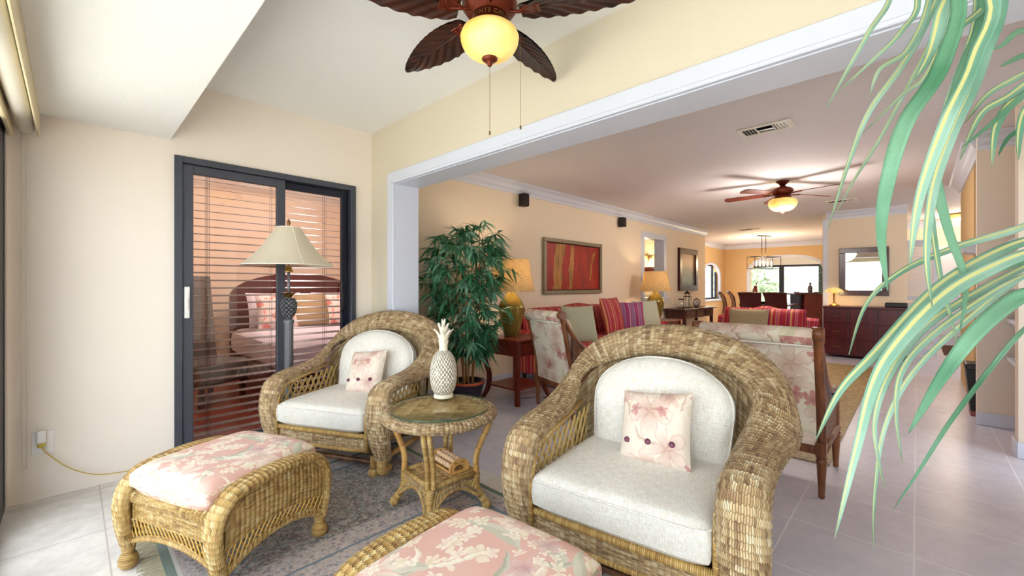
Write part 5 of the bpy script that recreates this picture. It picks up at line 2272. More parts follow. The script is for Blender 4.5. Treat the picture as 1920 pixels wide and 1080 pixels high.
# ================================================================== bamboo-style indoor tree
def bamboo_tree(loc):
    t = thing('potted_bamboo', 'tall leafy green bamboo plant in a dark pot by the opening jamb', 'plant', loc)
    g = G().lathe([(.0001, 0), (.12, 0), (.13, .02), (.165, .24), (.18, .26), (.18, .285), (.165, .285), (.155, .25), (.0001, .25)], 32)
    g.obj('pot', 'terracotta', t)
    g = G().lathe([(.181, .262), (.184, .268), (.184, .283), (.181, .288)], 32)
    g.obj('pot_rim', 'orange_rim', t)
    rnd = random.Random(11)

    def leaf(g, p, d, L, w, droop):
        d = V(d).normalized()
        side = d.cross(V((0, 0, 1)))
        if side.length < .1:
            side = V((1, 0, 0))
        side.normalize()
        side = (side + V((0, 0, rnd.uniform(-.5, .5)))).normalized()
        prev = None
        n = 5
        pts = []
        for i in range(n + 1):
            u = i / n
            q = V(p) + d * L * u + V((0, 0, -droop * L * u * u))
            q.y = min(q.y, .52)
            ww = w * math.sin(math.pi * (.06 + .94 * u) ** .7) if u < 1 else .0005
            pts.append((q, ww))
        ids = []
        for q, ww in pts:
            ids.append((g.add(q + side * ww), g.add(q + V((0, 0, -.0015 - ww * .25))), g.add(q - side * ww)))
        for i in range(n):
            a, b = ids[i], ids[i + 1]
            g.face([a[0], a[1], b[1], b[0]], [(0, 0), (0, .5), (1, .5), (1, 0)])
            g.face([a[1], a[2], b[2], b[1]], [(0, .5), (0, 1), (1, 1), (1, .5)])

    for c in range(7):
        a = 2 * math.pi * c / 7 + rnd.uniform(-.3, .3)
        r0 = rnd.uniform(.03, .09)
        top = rnd.uniform(1.62, 1.86)
        lx, ly = math.cos(a), math.sin(a)
        path = [V((r0 * lx, r0 * ly, .24)), V(((r0 + .05) * lx, (r0 + .05) * ly, .8)), V(((r0 + .10) * lx, (r0 + .10) * ly, 1.3)), V(((r0 + .10) * lx, (r0 + .1) * ly, top))]
        P_ = catmull([tuple(p) for p in path], 6)
        g = G()
        g.tube(P_, [lerp(.011, .004, i / (len(P_) - 1)) for i in range(len(P_))], 7)
        for i in range(2, len(P_), 2):
            g.ball(P_[i], .0125 * (1 - .5 * i / len(P_)), 7, 4, (1, 1, .35))
        cane = g.obj('cane', 'cane', t)
        for tone in range(2):
            g = G()
            for k in range(20 if tone == 0 else 15):
                z = .50 + (top - .45) * ((k + rnd.random()) / (20 if tone == 0 else 15))
                q = V(P_[min(len(P_) - 1, int((z - .24) / (top - .24) * (len(P_) - 1)))])
                q.z = z
                b = a + rnd.uniform(-1.7, 1.7)
                shape = max(.25, math.sin(math.pi * min(1, max(0, (z - .25) / 1.85))) ** .6)
                R_ = rnd.uniform(.10, .33) * shape
                if z < .62:
                    R_ *= .8
                tip = q + V((math.cos(b) * R_, math.sin(b) * R_, rnd.uniform(.0, .12)))
                g.tube([q, (q + tip) / 2 + V((0, 0, .03)), tip], .0016, 4, caps=False)
                nl = rnd.randint(6, 9)
                for j in range(nl):
                    bb = b + (j / (nl - 1) - .5) * 2.6 + rnd.uniform(-.2, .2)
                    el = rnd.uniform(-.75, .35)
                    base = q.lerp(tip, rnd.uniform(.6, 1))
                    leaf(g, base, (math.cos(bb) * math.cos(el), math.sin(bb) * math.cos(el), math.sin(el)), rnd.uniform(.12, .19), rnd.uniform(.013, .019), rnd.uniform(.15, .6))
            # crown tuft
            if tone == 0:
                for j in range(7):
                    bb = rnd.uniform(0, 6.28)
                    leaf(g, P_[-1], (math.cos(bb), math.sin(bb), rnd.uniform(.3, 1.3)), rnd.uniform(.12, .18), .009, .3)
            f = g.obj('foliage', 'leaf_tree' if tone == 0 else 'leaf_tree_l', cane)
    return t


bamboo_tree((2.78, 3.30, 0))


# ================================================================== palm close to the camera on the right
def ray_pt(px, py, d):
    """point that the camera sees at (px, py) of the 1920 x 1080 frame, d metres ahead"""
    f = V((math.cos(AZ), math.sin(AZ), 0))
    r = V((math.sin(AZ), -math.cos(AZ), 0))
    return V((0, 0, EYE)) + f * d + r * ((px - 960) / 792 * d) + V((0, 0, (535 - py) / 792 * d))


PALM = V((1.42, -.62, 0))
t = thing('potted_palm', 'large potted palm with yellow-striped blades arching in close on the right', 'plant', tuple(PALM))
g = G().lathe([(.0001, 0), (.16, 0), (.17, .03), (.21, .34), (.225, .36), (.22, .38), (.195, .37), (.0001, .34)], 32)
g.obj('pot', 'terracotta', t)
g = G()
tr = catmull([(0, 0, .33), (.02, .01, .8), (0, .02, 1.3), (-.02, .03, 1.62)], 6)
g.tube(tr, [lerp(.045, .030, i / (len(tr) - 1)) * (1 + .10 * (i % 2)) for i in range(len(tr))], 12)
g.obj('trunk', 'cane', t)


def blade(parent, pts, w, mat='leaf_palm', twist=0.0, base=.35):
    """long ribbon leaf through world points, w metres wide at its broadest, tapering to the tip"""
    P_ = catmull([tuple(p) for p in pts], 7)
    P_ = [V(p) for p in P_]
    n = len(P_) - 1
    g = G(Matrix.Translation(-PALM))
    rows_t, rows_b = [], []
    rnd = random.Random(int(pts[0][2] * 1000))
    tw = rnd.uniform(-.5, .5) + twist
    for i, p in enumerate(P_):
        u = i / n
        tg = (P_[min(i + 1, n)] - P_[max(i - 1, 0)]).normalized()
        view = (V((0.25, .05, EYE + .35)) - p).normalized()
        side = tg.cross(view).normalized()
        nr = side.cross(tg).normalized()
        ang = tw * math.sin(u * 3 + 1)
        s2 = side * math.cos(ang) + nr * math.sin(ang)
        n2 = nr * math.cos(ang) - side * math.sin(ang)
        ww = w * .42 * min(1, base + (1 - base) * u / .35) * max(.02, (1 - u ** 2.6)) ** .8
        rows_t.append([g.add(p + s2 * ww * q + n2 * (.0012 + .22 * ww * (abs(q)))) for q in (-1, -.5, 0, .5, 1)])
        rows_b.append([g.add(p + s2 * ww * q - n2 * (.0004 - .22 * ww * (abs(q)))) for q in (-1, -.5, 0, .5, 1)])
    for i in range(n):
        for q in range(4):
            uv = [(i / n, q / 4), (i / n, (q + 1) / 4), ((i + 1) / n, (q + 1) / 4), ((i + 1) / n, q / 4)]
            g.face([rows_t[i][q], rows_t[i][q + 1], rows_t[i + 1][q + 1], rows_t[i + 1][q]], uv)
            g.face([rows_b[i][q], rows_b[i + 1][q], rows_b[i + 1][q + 1], rows_b[i][q + 1]], [uv[0], uv[3], uv[2], uv[1]])
        for e in (0, 4):
            a_ = [rows_t[i][e], rows_t[i + 1][e], rows_b[i + 1][e], rows_b[i][e]]
            g.face(a_ if e == 0 else a_[::-1], [(0, e / 4)] * 4)
    return g.obj('blade', mat, parent)


def frond(stem_pts, blades, mat='leaf_palm'):
    """stem from the trunk head, and its blades: (list of (px, py, d), width)"""
    S = catmull([tuple(PALM + V((-.02, .03, 1.60)))] + [tuple(p) for p in stem_pts], 8)
    S = [V(p) for p in S]
    g = G(Matrix.Translation(-PALM))
    g.tube(S, [lerp(.009, .003, i / (len(S) - 1)) for i in range(len(S))], 8)
    st = g.obj('frond_stem', 'leaf_palm_d', t)
    for b in blades:
        pl, w = b[0], b[1]
        m_ = b[2] if len(b) > 2 else mat
        pts = [ray_pt(*p) for p in pl]
        near = min(S[len(S) // 4:], key=lambda q: (q - pts[0]).length)
        blade(st, [near] + pts, w, m_)
    return st


# frond A: passes over the top right of the view, its blades hang down
frond([(1.30, -.36, 1.85), (1.20, -.20, 1.98), (1.08, -.06, 1.99), (.95, .06, 1.90)], [
    ([(1672, -20, .78), (1630, 60, .77), (1590, 130, .76), (1548, 206, .75)], 0.0128),
    ([(1720, -10, .74), (1690, 60, .74), (1640, 110, .74), (1570, 173, .74)], 0.0120),
    ([(1780, -60, .70), (1765, 30, .69), (1745, 100, .69), (1715, 150, .68)], 0.0256),
    ([(1900, -60, .72), (1850, 10, .72), (1790, 60, .72), (1742, 104, .72)], 0.0176),
    ([(1745, -20, .80), (1705, 90, .80), (1650, 130, .80), (1632, 178, .80)], 0.0144),
    ([(1790, -30, .66), (1768, 120, .66), (1700, 230, .66), (1665, 340, .66), (1652, 440, .66), (1664, 545, .67)], 0.0320, 'leaf_palm_d'),
    ([(1760, -10, .84), (1700, 110, .84), (1630, 210, .84), (1590, 310, .84), (1552, 432, .84)], 0.0160),
    ([(1800, -20, .86), (1745, 130, .86), (1690, 180, .86), (1620, 248, .86)], 0.0144),
    ([(1850, -30, .64), (1830, 110, .64), (1775, 230, .63), (1725, 370, .63), (1705, 500, .63)], 0.0272),
    ([(1870, -40, .68), (1840, 120, .68), (1785, 250, .67), (1750, 360, .67), (1738, 480, .67), (1748, 575, .67)], 0.0208),
    ([(1840, -20, .72), (1800, 150, .72), (1755, 300, .72), (1775, 420, .72), (1810, 530, .71), (1800, 622, .71)], 0.0208, 'leaf_palm_d'),
    ([(1830, 0, .76), (1775, 200, .76), (1745, 350, .75), (1760, 500, .75), (1782, 590, .75), (1800, 665, .75)], 0.0128),
    ([(1810, -40, .9), (1720, 130, .9), (1650, 260, .9), (1600, 340, .9), (1568, 400, .9)], 0.0104),
])
# frond B: fan of green blades coming in at the upper right
frond([(1.36, -.40, 1.66), (1.30, -.26, 1.70), (1.22, -.18, 1.66)], [
    ([(1960, 120, .80), (1900, 150, .80), (1850, 180, .80), (1808, 232, .80)], .018),
    ([(1960, 130, .78), (1895, 180, .78), (1840, 215, .78), (1800, 300, .78)], .020),
    ([(1950, 150, .76), (1890, 205, .76), (1850, 240, .76), (1802, 278, .76)], .014, 'leaf_palm_d'),
    ([(1960, 150, .82), (1900, 190, .82), (1868, 240, .82), (1860, 312, .82)], .024),
    ([(1960, 170, .80), (1925, 205, .80), (1912, 250, .80), (1910, 300, .80)], .020),
    ([(1960, 60, .85), (1910, 60, .85), (1880, 85, .85), (1855, 95, .85)], .016, 'leaf_palm_d'),
    ([(1970, 190, .85), (1930, 230, .85), (1890, 260, .85), (1872, 292, .85)], .014, 'leaf_palm_d'),
    ([(1960, 100, .85), (1920, 105, .85), (1890, 118, .85), (1875, 125, .85)], .016, 'leaf_palm_d'),
])
# frond C: long blades sweeping from the right edge down to the lower centre
frond([(1.34, -.38, 1.45), (1.26, -.24, 1.40), (1.20, -.18, 1.34)], [
    ([(1970, 405, .80), (1900, 432, .80), (1790, 465, .80), (1690, 510, .80), (1625, 570, .80), (1592, 665, .80)], 0.0170),
    ([(1970, 440, .72), (1880, 470, .72), (1760, 540, .71), (1640, 665, .70), (1575, 735, .70), (1530, 825, .70)], 0.0255),
    ([(1970, 460, .68), (1880, 495, .68), (1780, 550, .68), (1690, 640, .67), (1640, 720, .67), (1605, 850, .67), (1565, 1010, .67)], 0.0306),
    ([(1960, 480, .76), (1850, 540, .76), (1740, 610, .76), (1670, 700, .75), (1640, 800, .75), (1658, 915, .75)], 0.0187),
    ([(1970, 490, .74), (1870, 545, .74), (1760, 620, .74), (1695, 690, .73), (1680, 770, .73), (1692, 870, .73)], 0.0153),
    ([(1970, 530, .60), (1900, 565, .60), (1830, 625, .59), (1765, 710, .59), (1704, 812, .59)], 0.0306, 'leaf_palm_d'),
    ([(1970, 480, .86), (1850, 570, .86), (1720, 690, .86), (1660, 800, .86), (1640, 930, .86), (1638, 1030, .86)], 0.0136),
    ([(1970, 470, .9), (1830, 520, .9), (1700, 610, .9), (1600, 700, .9), (1560, 760, .9)], 0.0221, 'leaf_palm_d'),
    ([(1980, 560, .84), (1900, 640, .84), (1790, 780, .84), (1725, 880, .84), (1675, 955, .84)], 0.0119, 'leaf_palm_d'),
])

# ================================================================== living room far side
# console with lantern, jars and clock
t = thing('console_table', 'dark console table with drawers along the wall under the misty painting', 'table', (9.45, 3.60, 0))
g = G().box(-.95, -.24, .735, .95, .23, .765, .005)
g.obj('top', 'mahog', t)
g = G().box(-.82, -.20, .56, .82, .20, .735)
g.obj('apron', 'mahog', t)
for i in range(3):
    x = -.54 + i * .54
    g = G().box(x - .24, -.212, .59, x + .24, -.199, .71, .003)
    d_o = g.obj('drawer', 'mahog', t)
    g = G().ball((x, -.222, .65), .014, 8, 6)
    g.obj('knob', 'bronze_l', d_o)
for sx in (-1, 1):
    for sy in (-1, 1):
        g = G().box(sx * .78 - .03, sy * .17 - .03, 0, sx * .78 + .03, sy * .17 + .03, .56, .003)
        g.obj('leg', 'mahog', t)

t = thing('candle_lantern', 'black metal and glass lantern standing on the console table', 'lantern', (9.20, 3.58, .765))
g = G()
g.box(-.08, -.08, 0, .08, .08, .012)
for k in range(6):
    a = 2 * math.pi * k / 6
    g.tube([(.075 * math.cos(a), .075 * math.sin(a), .01), (.075 * math.cos(a), .075 * math.sin(a), .24), (.045 * math.cos(a), .045 * math.sin(a), .31)], .005, 5)
g.lathe([(.085, .235), (.085, .245), (.05, .255)], 6)
g.lathe([(.075, .305), (.05, .33), (.012, .36), (.0001, .365)], 12)
g.tube([(.02 * math.cos(a), 0, .375 + .02 * math.sin(a)) for a in [2 * math.pi * k / 10 for k in range(10)]], .003, 5, closed=True)
g.obj('cage', 'black_metal', t)
g = G().lathe([(.062, .012), (.062, .235)], 12)
g.obj('glass', 'glass_clear', t)
t = thing('glass_jar', 'round clear glass jar with dark lid beside the lantern on the console', 'jar', (8.92, 3.60, .765))
g = G().lathe([(.0001, 0), (.07, .002), (.10, .05), (.10, .12), (.07, .17), (.05, .18)], 24)
g.obj('body', 'glass_clear', t)
g = G().lathe([(.0001, .18), (.055, .18), (.055, .20), (.0001, .20)], 16)
g.lathe([(.0001, 0), (.09, 0), (.09, .012), (.0001, .012)], 16, (0, 0, -.0))
g.obj('lid', 'mahog', t)
for i, (x, y) in enumerate([(9.0, 3.45), (9.12, 3.42)]):
    g = G().lathe([(.0001, 0), (.028, 0), (.026, .004), (.006, .01), (.006, .06), (.024, .09), (.026, .13), (.022, .15)], 16)
    tag(g.obj('glass_candlestick', 'glass_clear'), ['small clear glass candlestick in front of the jar on the console', 'small clear glass candlestick in front of the lantern on the console'][i], 'candlestick', None, (x, y, .765))
t = thing('desk_clock', 'small round black clock standing at the right of the lantern on the console', 'clock', (9.68, 3.56, .765), R(-35))
g = G()
g.tube([(.085 * math.cos(a), 0, .10 + .085 * math.sin(a)) for a in [2 * math.pi * k / 28 for k in range(28)]], .009, 8, closed=True)
g.box(-.05, -.03, 0, .05, .03, .012, .003)
g.ball((0, 0, .197), .010, 8, 6)
g.obj('case', 'black_metal', t)
Gc = Matrix.Translation((0, 0, .10)) @ Matrix.Rotation(R(90), 4, 'X')
g = G(Gc).lathe([(.0001, -.008), (.082, -.008), (.082, .006), (.0001, .006)], 28)
g.obj('dial', plain('clock_dial', '#c9b8ac', .5), t)
g = G()
for k in range(12):
    a = R(30 * k)
    g.tube([(.062 * math.cos(a), -.008, .10 + .062 * math.sin(a)), (.072 * math.cos(a), -.008, .10 + .072 * math.sin(a))], .0022, 4)
g.tube([(0, -.009, .10), (.035, -.009, .115)], .003, 4)
g.tube([(0, -.009, .10), (-.01, -.009, .155)], .0025, 4)
g.obj('hands', 'black_metal', t)

# sideboard and its lamp
t = thing('sideboard', 'dark red drawer sideboard against the mirror wall', 'sideboard', (XM - .28, .66, 0))
g = G().box(-.26, -.54, .04, .24, .54, .86, .004)
M['mahog_red'] = mat_wood('red_mahogany', '#3c0e14', '#641c22')
g.obj('body', 'mahog_red', t)
g = G().box(-.29, -.57, .86, .26, .57, .885, .004)
g.obj('top', 'mahog_red', t)
for r_ in range(3):
    for c_ in range(3):
        y0, z0 = -.53 + c_ * .36, .07 + r_ * .265
        g = G().box(-.272, y0, z0, -.258, y0 + .34, z0 + .245, .004)
        d_o = g.obj('drawer', 'mahog_red', t)
        g = G().tube([(-.272, y0 + .12, z0 + .13), (-.29, y0 + .13, z0 + .115), (-.29, y0 + .21, z0 + .115), (-.272, y0 + .22, z0 + .13)], .005, 6)
        g.obj('drawer_pull', 'bronze_l', d_o)
t = thing('accent_lamp', 'brass lamp with glowing glass mushroom shade on the sideboard', 'lamp', (XM - .40, 1.06, .885))
g = G().lathe([(.0001, 0), (.085, 0), (.08, .015), (.04, .03), (.02, .05), (.016, .07), (.016, .20), (.020, .215), (.020, .25), (.0001, .25)], 24)
g.obj('base', 'brass', t)
g = G().lathe([(.135, .245), (.125, .275), (.09, .305), (.04, .325), (.0001, .33)], 32)
g.obj('lamp_shade', 'bowl', t)
point_light('lamp_bulb', (XM - .40, 1.06, 1.10), 1.4, (1, .75, .42), .05)
g = G().box(-.08, -.14, 0, .08, .14, .075, .012)
tag(g.obj('storage_box', 'black'), 'small dark box on the right end of the sideboard', 'box', None, (XM - .28, .25, .885))

# trash bin by the shelf wall
t = thing('waste_bin', 'black tapered bin standing in front of the shelf wall pier', 'bin', (6.06, -.47, 0))
g = G()
for (z0, z1, a0, a1) in ((.05, .44, .10, .13),):
    ids = [g.add((sx * a, sy * a, z)) for z, a in ((z0, a0), (z1, a1)) for sx, sy in ((-1, -1), (1, -1), (1, 1), (-1, 1))]
    for q_ in range(4):
        r_ = (q_ + 1) % 4
        g.face([ids[q_], ids[r_], ids[r_ + 4], ids[q_ + 4]], None, False)
    g.face(ids[:4][::-1], None, False)
    g.face(ids[4:], None, False)
g.obj('body', 'black', t)
g = G().box(-.135, -.135, .44, .135, .135, .50, .01)
g.obj('lid', 'black', t)
g = G().box(-.10, -.10, 0, .10, .10, .05, .005)
b_ = g.obj('foot_block', plain('red_brown_base', '#8c4a44', .4), t)
b_['label'] = 'red-brown base'

# moulded shelves in the niche
for i, z in enumerate((.62, .95, 1.24, 1.62)):
    t = thing('wall_shelf', ['lowest white moulded shelf in the niche at the right edge', 'second white moulded shelf from the bottom at the right edge', 'third white moulded shelf from the bottom at the right edge', 'top white moulded shelf at the right edge'][i], 'shelf', (5.27, -.70, z), 0, 'moulded shelves in the wall niche')
    g = G().box(-.36, -.20, -.02, .37, .14, .012, .004)
    g.obj('board', 'trim', t)
    g = G()
    g.prism([(.06, -.10), (.075, -.08), (.10, -.055), (.12, -.02), (.06, -.02)], lambda a, b, tt: (tt, a, b), -.35, .36)
    g.obj('moulding', 'trim', t)
g = G().box(-.05, -.05, 0, .05, .05, .13, .006)
tag(g.obj('storage_tin', plain('blue_tin', '#1c2a6c', .35)), 'small dark blue tin on a shelf at the right edge', 'tin', None, (5.10, -.62, .962))
# crown pieces on the pier heads
crown('trim_11', (5.65, -.39), (5.65, -.90), -1, 0, LC)
crown('trim_12', (5.75, -.42), (8.2, -.42), 0, 1, LC)
t = thing('wall_shelf', 'white corbel shelf on the ochre wall end beyond the pier', 'shelf', (6.3, -.34, 1.66), 0)
g = G().box(-.25, -.08, 0, .25, .10, .02, .004)
g.obj('board', 'trim', t)
g = G()
g.prism([(-.08, -.10), (.0, -.08), (.05, -.03), (.08, 0), (-.08, 0)], lambda a, b, tt: (tt, a, b), -.22, .22)
g.obj('moulding', 'trim', t)
t = thing('ceiling_light', 'flush dome ceiling light glowing in the hall', 'light', (11.6, -.60, LC))
g = G().lathe([(.0001, -.13), (.10, -.12), (.19, -.07), (.22, -.02)], 32)
g.obj('glass_dome', 'bowl', t)
g = G().lathe([(.23, -.025), (.24, -.01), (.24, 0), (.0001, 0)], 32)
g.obj('rim', 'brass', t)
point_light('hall_bulb', (11.6, -.60, LC - .25), 9, (1, .84, .64), .12)
g = G().box(0, 0, 0, 1.7, .95, .012)
tag(g.obj('door_mat', plain('dark_hall_mat', '#4a2a18', .9, var=.4, scale=20)), 'dark brown patterned mat on the hall floor at the entry door', 'mat', None, (10.8, -1.3, 0))

for z, lab in ((1.13, 'small white light switch plate right of the pass-through'), (.90, 'small white wall socket plate below the switch by the pass-through')):
    g = G().box(-.036, -.006, -.058, .036, 0, .058, .002)
    g.box(-.010, -.010, -.02, .010, -.006, .02, .002)
    tag(g.obj('light_switch' if z > 1 else 'wall_socket', 'white_plastic'), lab, 'switch' if z > 1 else 'socket', None, (8.92, YL, z))


# ================================================================== dining room
def dining_chair(name, label, loc, rz):
    t = thing(name, label, 'chair', loc, rz)
    g = G()
    for s_, fl in ((.012, True), (-.012, False)):
        g.grid(lambda a, b: ((2 * a - 1) * (.235 - .02 * math.sin(math.pi * b)), .20 + s_ + .10 * b ** 2 - .05 * math.sin(math.pi * b) - .03 * math.cos(math.pi * (a - .5)), lerp(.48, 1.06, b)),
               12, 12, lambda a, b: (a * .47, b * .6), flip=fl)
    g.tube([(-.255, .31, 1.055), (0, .30, 1.065), (.255, .31, 1.055)], .020, 8)
    for sx in (-1, 1):
        g.tube(catmull([(sx * .235, .20, .44), (sx * .225, .165, .65), (sx * .225, .20, .9), (sx * .245, .30, 1.05)], 4), .017, 6)
    g.obj('backrest', 'mahog_red', t)
    g = G().pillow(.48, .46, .10, p=6, q=.5, nx=12, ny=12, edge=.4)
    o = g.obj('seat', 'tan_cloth', t)
    o.location = (0, -.02, .46)
    g = G().box(-.23, -.23, .36, .23, .21, .42)
    g.obj('seat_frame', 'mahog_red', t)
    for sx in (-1, 1):
        g = G().box(sx * .21 - .02, -.22, 0, sx * .21 + .02, -.18, .37, .003)
        g.obj('leg', 'mahog_red', t)
        g = G().tube([(sx * .21, .19, .40), (sx * .21, .20, .2), (sx * .21, .25, .0)], .02, 6)
        g.obj('leg', 'mahog_red', t)
    return t


def fp(px, d):
    f = (math.cos(AZ), math.sin(AZ))
    r = (math.sin(AZ), -math.cos(AZ))
    u = (px - 960) / 792 * d
    return f[0] * d + r[0] * u, f[1] * d + r[1] * u


x, y = fp(1410, 10.7)
dc = dining_chair('dining_chair', 'dark red sleigh-back dining chair, left of the two seen from behind', (x, y, 0), face(1, 0.05))
x, y = fp(1459, 10.5)
dup(dc, 'dark red sleigh-back dining chair, right of the two seen from behind', (x, y, 0), face(1, -.05))
x, y = fp(1372, 11.4)
dup(dc, 'dining chair in profile at the left side of the table, nearer one with shiny back', (x, y, 0), face(.45, -.9))
x, y = fp(1388, 12.2)
dup(dc, 'dining chair in profile at the left side of the table, farther one with shiny back', (x, y, 0), face(.45, -.9))

t = thing('dining_table', 'dark glossy dining table under the linear chandelier', 'table', (12.85, 2.85, 0), R(0))
g = G().box(-.62, -.55, .72, .75, .55, .76, .01)
g.obj('top', 'mahog', t)
g = G().lathe([(.0001, 0), (.30, 0), (.28, .04), (.08, .10), (.06, .30), (.10, .50), (.20, .66), (.25, .72), (.0001, .72)], 24)
g.obj('pedestal', 'mahog', t)
for i, dx in enumerate((-.25, .0)):
    g = G().lathe([(.0001, 0), (.035, 0), (.006, .012), (.006, .08), (.035, .11), (.04, .16), (.034, .20)], 16)
    tag(g.obj('wine_glass', 'glass_clear'), ['clear wine glass on the dining table nearer the lanai', 'clear wine glass on the dining table farther back'][i], 'glass', None, (12.6 + dx, 2.5, .76))
g = G().lathe([(.0001, 0), (.10, 0), (.19, .05), (.20, .06), (.12, .025), (.0001, .015)], 24)
tag(g.obj('serving_bowl', 'black'), 'dark shallow bowl in the middle of the dining table', 'bowl', None, (12.65, 2.98, .76))

t = thing('chandelier', 'rectangular open metal frame chandelier with lit candle bulbs over the dining table', 'chandelier', (13.0, 3.00, 0), R(-35))
g = G().box(-.19, -.05, LC - .02, .19, .05, LC, .004)
g.obj('canopy', 'black_metal', t)
g = G()
for x_ in (-.06, .06):
    g.tube([(x_, 0, LC - .02), (x_, 0, 2.02)], .008, 6)
g.obj('rod', 'black_metal', t)
g = G()
X_, Y_, Z0, Z1 = .40, .14, 1.70, 2.02
for y_ in (-Y_, Y_):
    for z_ in (Z0, Z1):
        g.tube([(-X_, y_, z_), (X_, y_, z_)], .008, 6)
for x_ in (-X_, X_):
    for z_ in (Z0, Z1):
        g.tube([(x_, -Y_, z_), (x_, Y_, z_)], .008, 6)
    for y_ in (-Y_, Y_):
        g.tube([(x_, y_, Z0), (x_, y_, Z1)], .008, 6)
g.tube([(-X_, 0, Z1), (X_, 0, Z1)], .007, 6)
g.tube([(-.30, 0, 1.76), (.30, 0, 1.76)], .007, 6)
for x_ in (-.06, .06):
    g.tube([(x_, 0, 1.76), (x_, 0, Z1)], .006, 6)
g.obj('frame', 'black_metal', t)
for i in range(5):
    x_ = -.24 + i * .12
    g = G().lathe([(.0001, 1.765), (.018, 1.77), (.010, 1.80), (.010, 1.83), (.016, 1.855), (.014, 1.88), (.0001, 1.915)], 10, (x_, 0, 0))
    g.obj('bulb', 'bulb', t)
point_light('chandelier_bulb', (13.0, 3.0, 1.88), 22, (1, .76, .45), .1)

# bar cabinet in front of the arch
bx_, by_ = fp(1517, 12.2)
t = thing('bar_cabinet', 'tall dark cabinet with curved side standing before the arched opening', 'cabinet', (bx_, by_, 0), face(-.72, -.69))
g = G()
g.box(-.30, -.25, 0, .42, .25, .98, .005)
g.obj('body', 'mahog_red', t)
g = G().box(-.60, -.28, .98, .44, .28, 1.02, .006)
g.obj('top', 'mahog', t)
g = G().box(-.42, -.20, .0, -.36, .20, .98, .004)
g.obj('side_panel', 'frame_navy', t)
tx, ty = fp(1512, 12.1)
g = G().box(-.30, -.09, 0, .30, .09, .025, .006)
g.box(-.31, -.10, .02, -.27, .10, .045, .004)
g.box(.27, -.10, .02, .31, .10, .045, .004)
tag(g.obj('serving_tray', 'mahog'), 'flat dark tray on top of the bar cabinet', 'tray', None, (tx, ty, 1.02), (0, 0, face(-.72, -.69)))
tx, ty = fp(1519, 12.1)
g = G().lathe([(.0001, 0), (.05, 0), (.06, .03), (.06, .14), (.045, .18), (.025, .20), (.02, .24), (.035, .26), (.02, .28), (.0001, .29)], 16)
tag(g.obj('decanter', plain('smoky_glass', '#4a3a4c', .15)), 'slender decanter standing on the tray', 'decanter', None, (tx, ty, 1.047))
tx, ty = fp(1416, 13.6)
t = thing('figurine', 'brown bird figurine on a pedestal by the left side of the arch', 'figurine', (tx, ty, 0))
g = G().lathe([(.0001, 0), (.12, 0), (.12, .03), (.05, .06), (.05, .80), (.12, .84), (.12, .88), (.0001, .88)], 16)
g.obj('pedestal', 'mahog', t)
g = G()
g.tube(catmull([(.0, 0, .88), (-.01, 0, 1.0), (.0, 0, 1.12), (.05, 0, 1.22)], 5), [.05] + [.07] * 5 + [.075] * 5 + [.055] * 4 + [.02], 12)
g.tube([(.03, 0, 1.2), (.12, -.03, 1.36), (.16, -.02, 1.38)], .014, 6)
g.obj('bird', 'bronze', t)
# leafy garland on the arch edge
t = thing('leaf_garland', 'thin green ivy garland hanging down the right side of the arch', 'garland', (XF - .06, 2.06, 0))
rnd = random.Random(3)
g = G()
g.tube([(0, .02 * math.sin(z * 9), z) for z in [1.0 + .05 * k for k in range(19)]], .006, 5)
g.obj('vine', 'leaf_tree', t)
g = G()
for i in range(170):
    z = rnd.uniform(1.0, 1.9)
    a = rnd.uniform(0, 6.28)
    p = V((.03 * math.cos(a), .02 * math.sin(z * 9) + .03 * math.sin(a), z))
    d = V((math.cos(a), math.sin(a), rnd.uniform(-.8, .4))) * .055
    s_ = d.cross(V((0, 0, 1))).normalized() * .022
    A = [g.add(p), g.add(p + d * .5 + s_), g.add(p + d), g.add(p + d * .5 - s_)]
    g.face(A, [(0, 0), (.5, 1), (1, 0), (.5, 0)])
g.obj('leaves', 'leaf_tree', t)

# ================================================================== kitchen side room glimpsed through the pass-through
t = thing('vanity_light', 'three-globe vanity light glowing in the room behind the pass-through', 'light', (10.3, 5.6, 0), 0)
t.location = (10.72, 5.25, 1.98)
g = G().box(0, -.35, 0, .05, .35, .06, .004)
g.obj('back_plate', 'bronze_l', t)
for i in range(3):
    g = G().lathe([(.03, .06), (.05, .04), (.065, -.02), (.06, -.09), (.0001, -.11)], 16, (-.07, -.24 + i * .24, 0))
    g.obj('glass_globe', 'bowl', t)
point_light('vanity_bulb', (10.35, 5.15, 1.85), 5, (1, .84, .55), .1)
g = G().box(10.60, 4.3, 0, 10.79, 6.1, 1.0, .004)
tag(g.obj('base_cabinet', 'lining'), 'low pale cabinet in the room behind the pass-through', 'cabinet')
g = G()
frame4(g, 4.55, 5.75, 1.18, 1.74, .07, .04, 'y', 10.79, -1)
g.box(10.775, 4.6, 1.2, 10.788, 5.7, 1.7)
tag(g.obj('vanity_mirror_frame', 'mahog'), 'dark framed panel under the vanity light behind the pass-through', 'mirror')

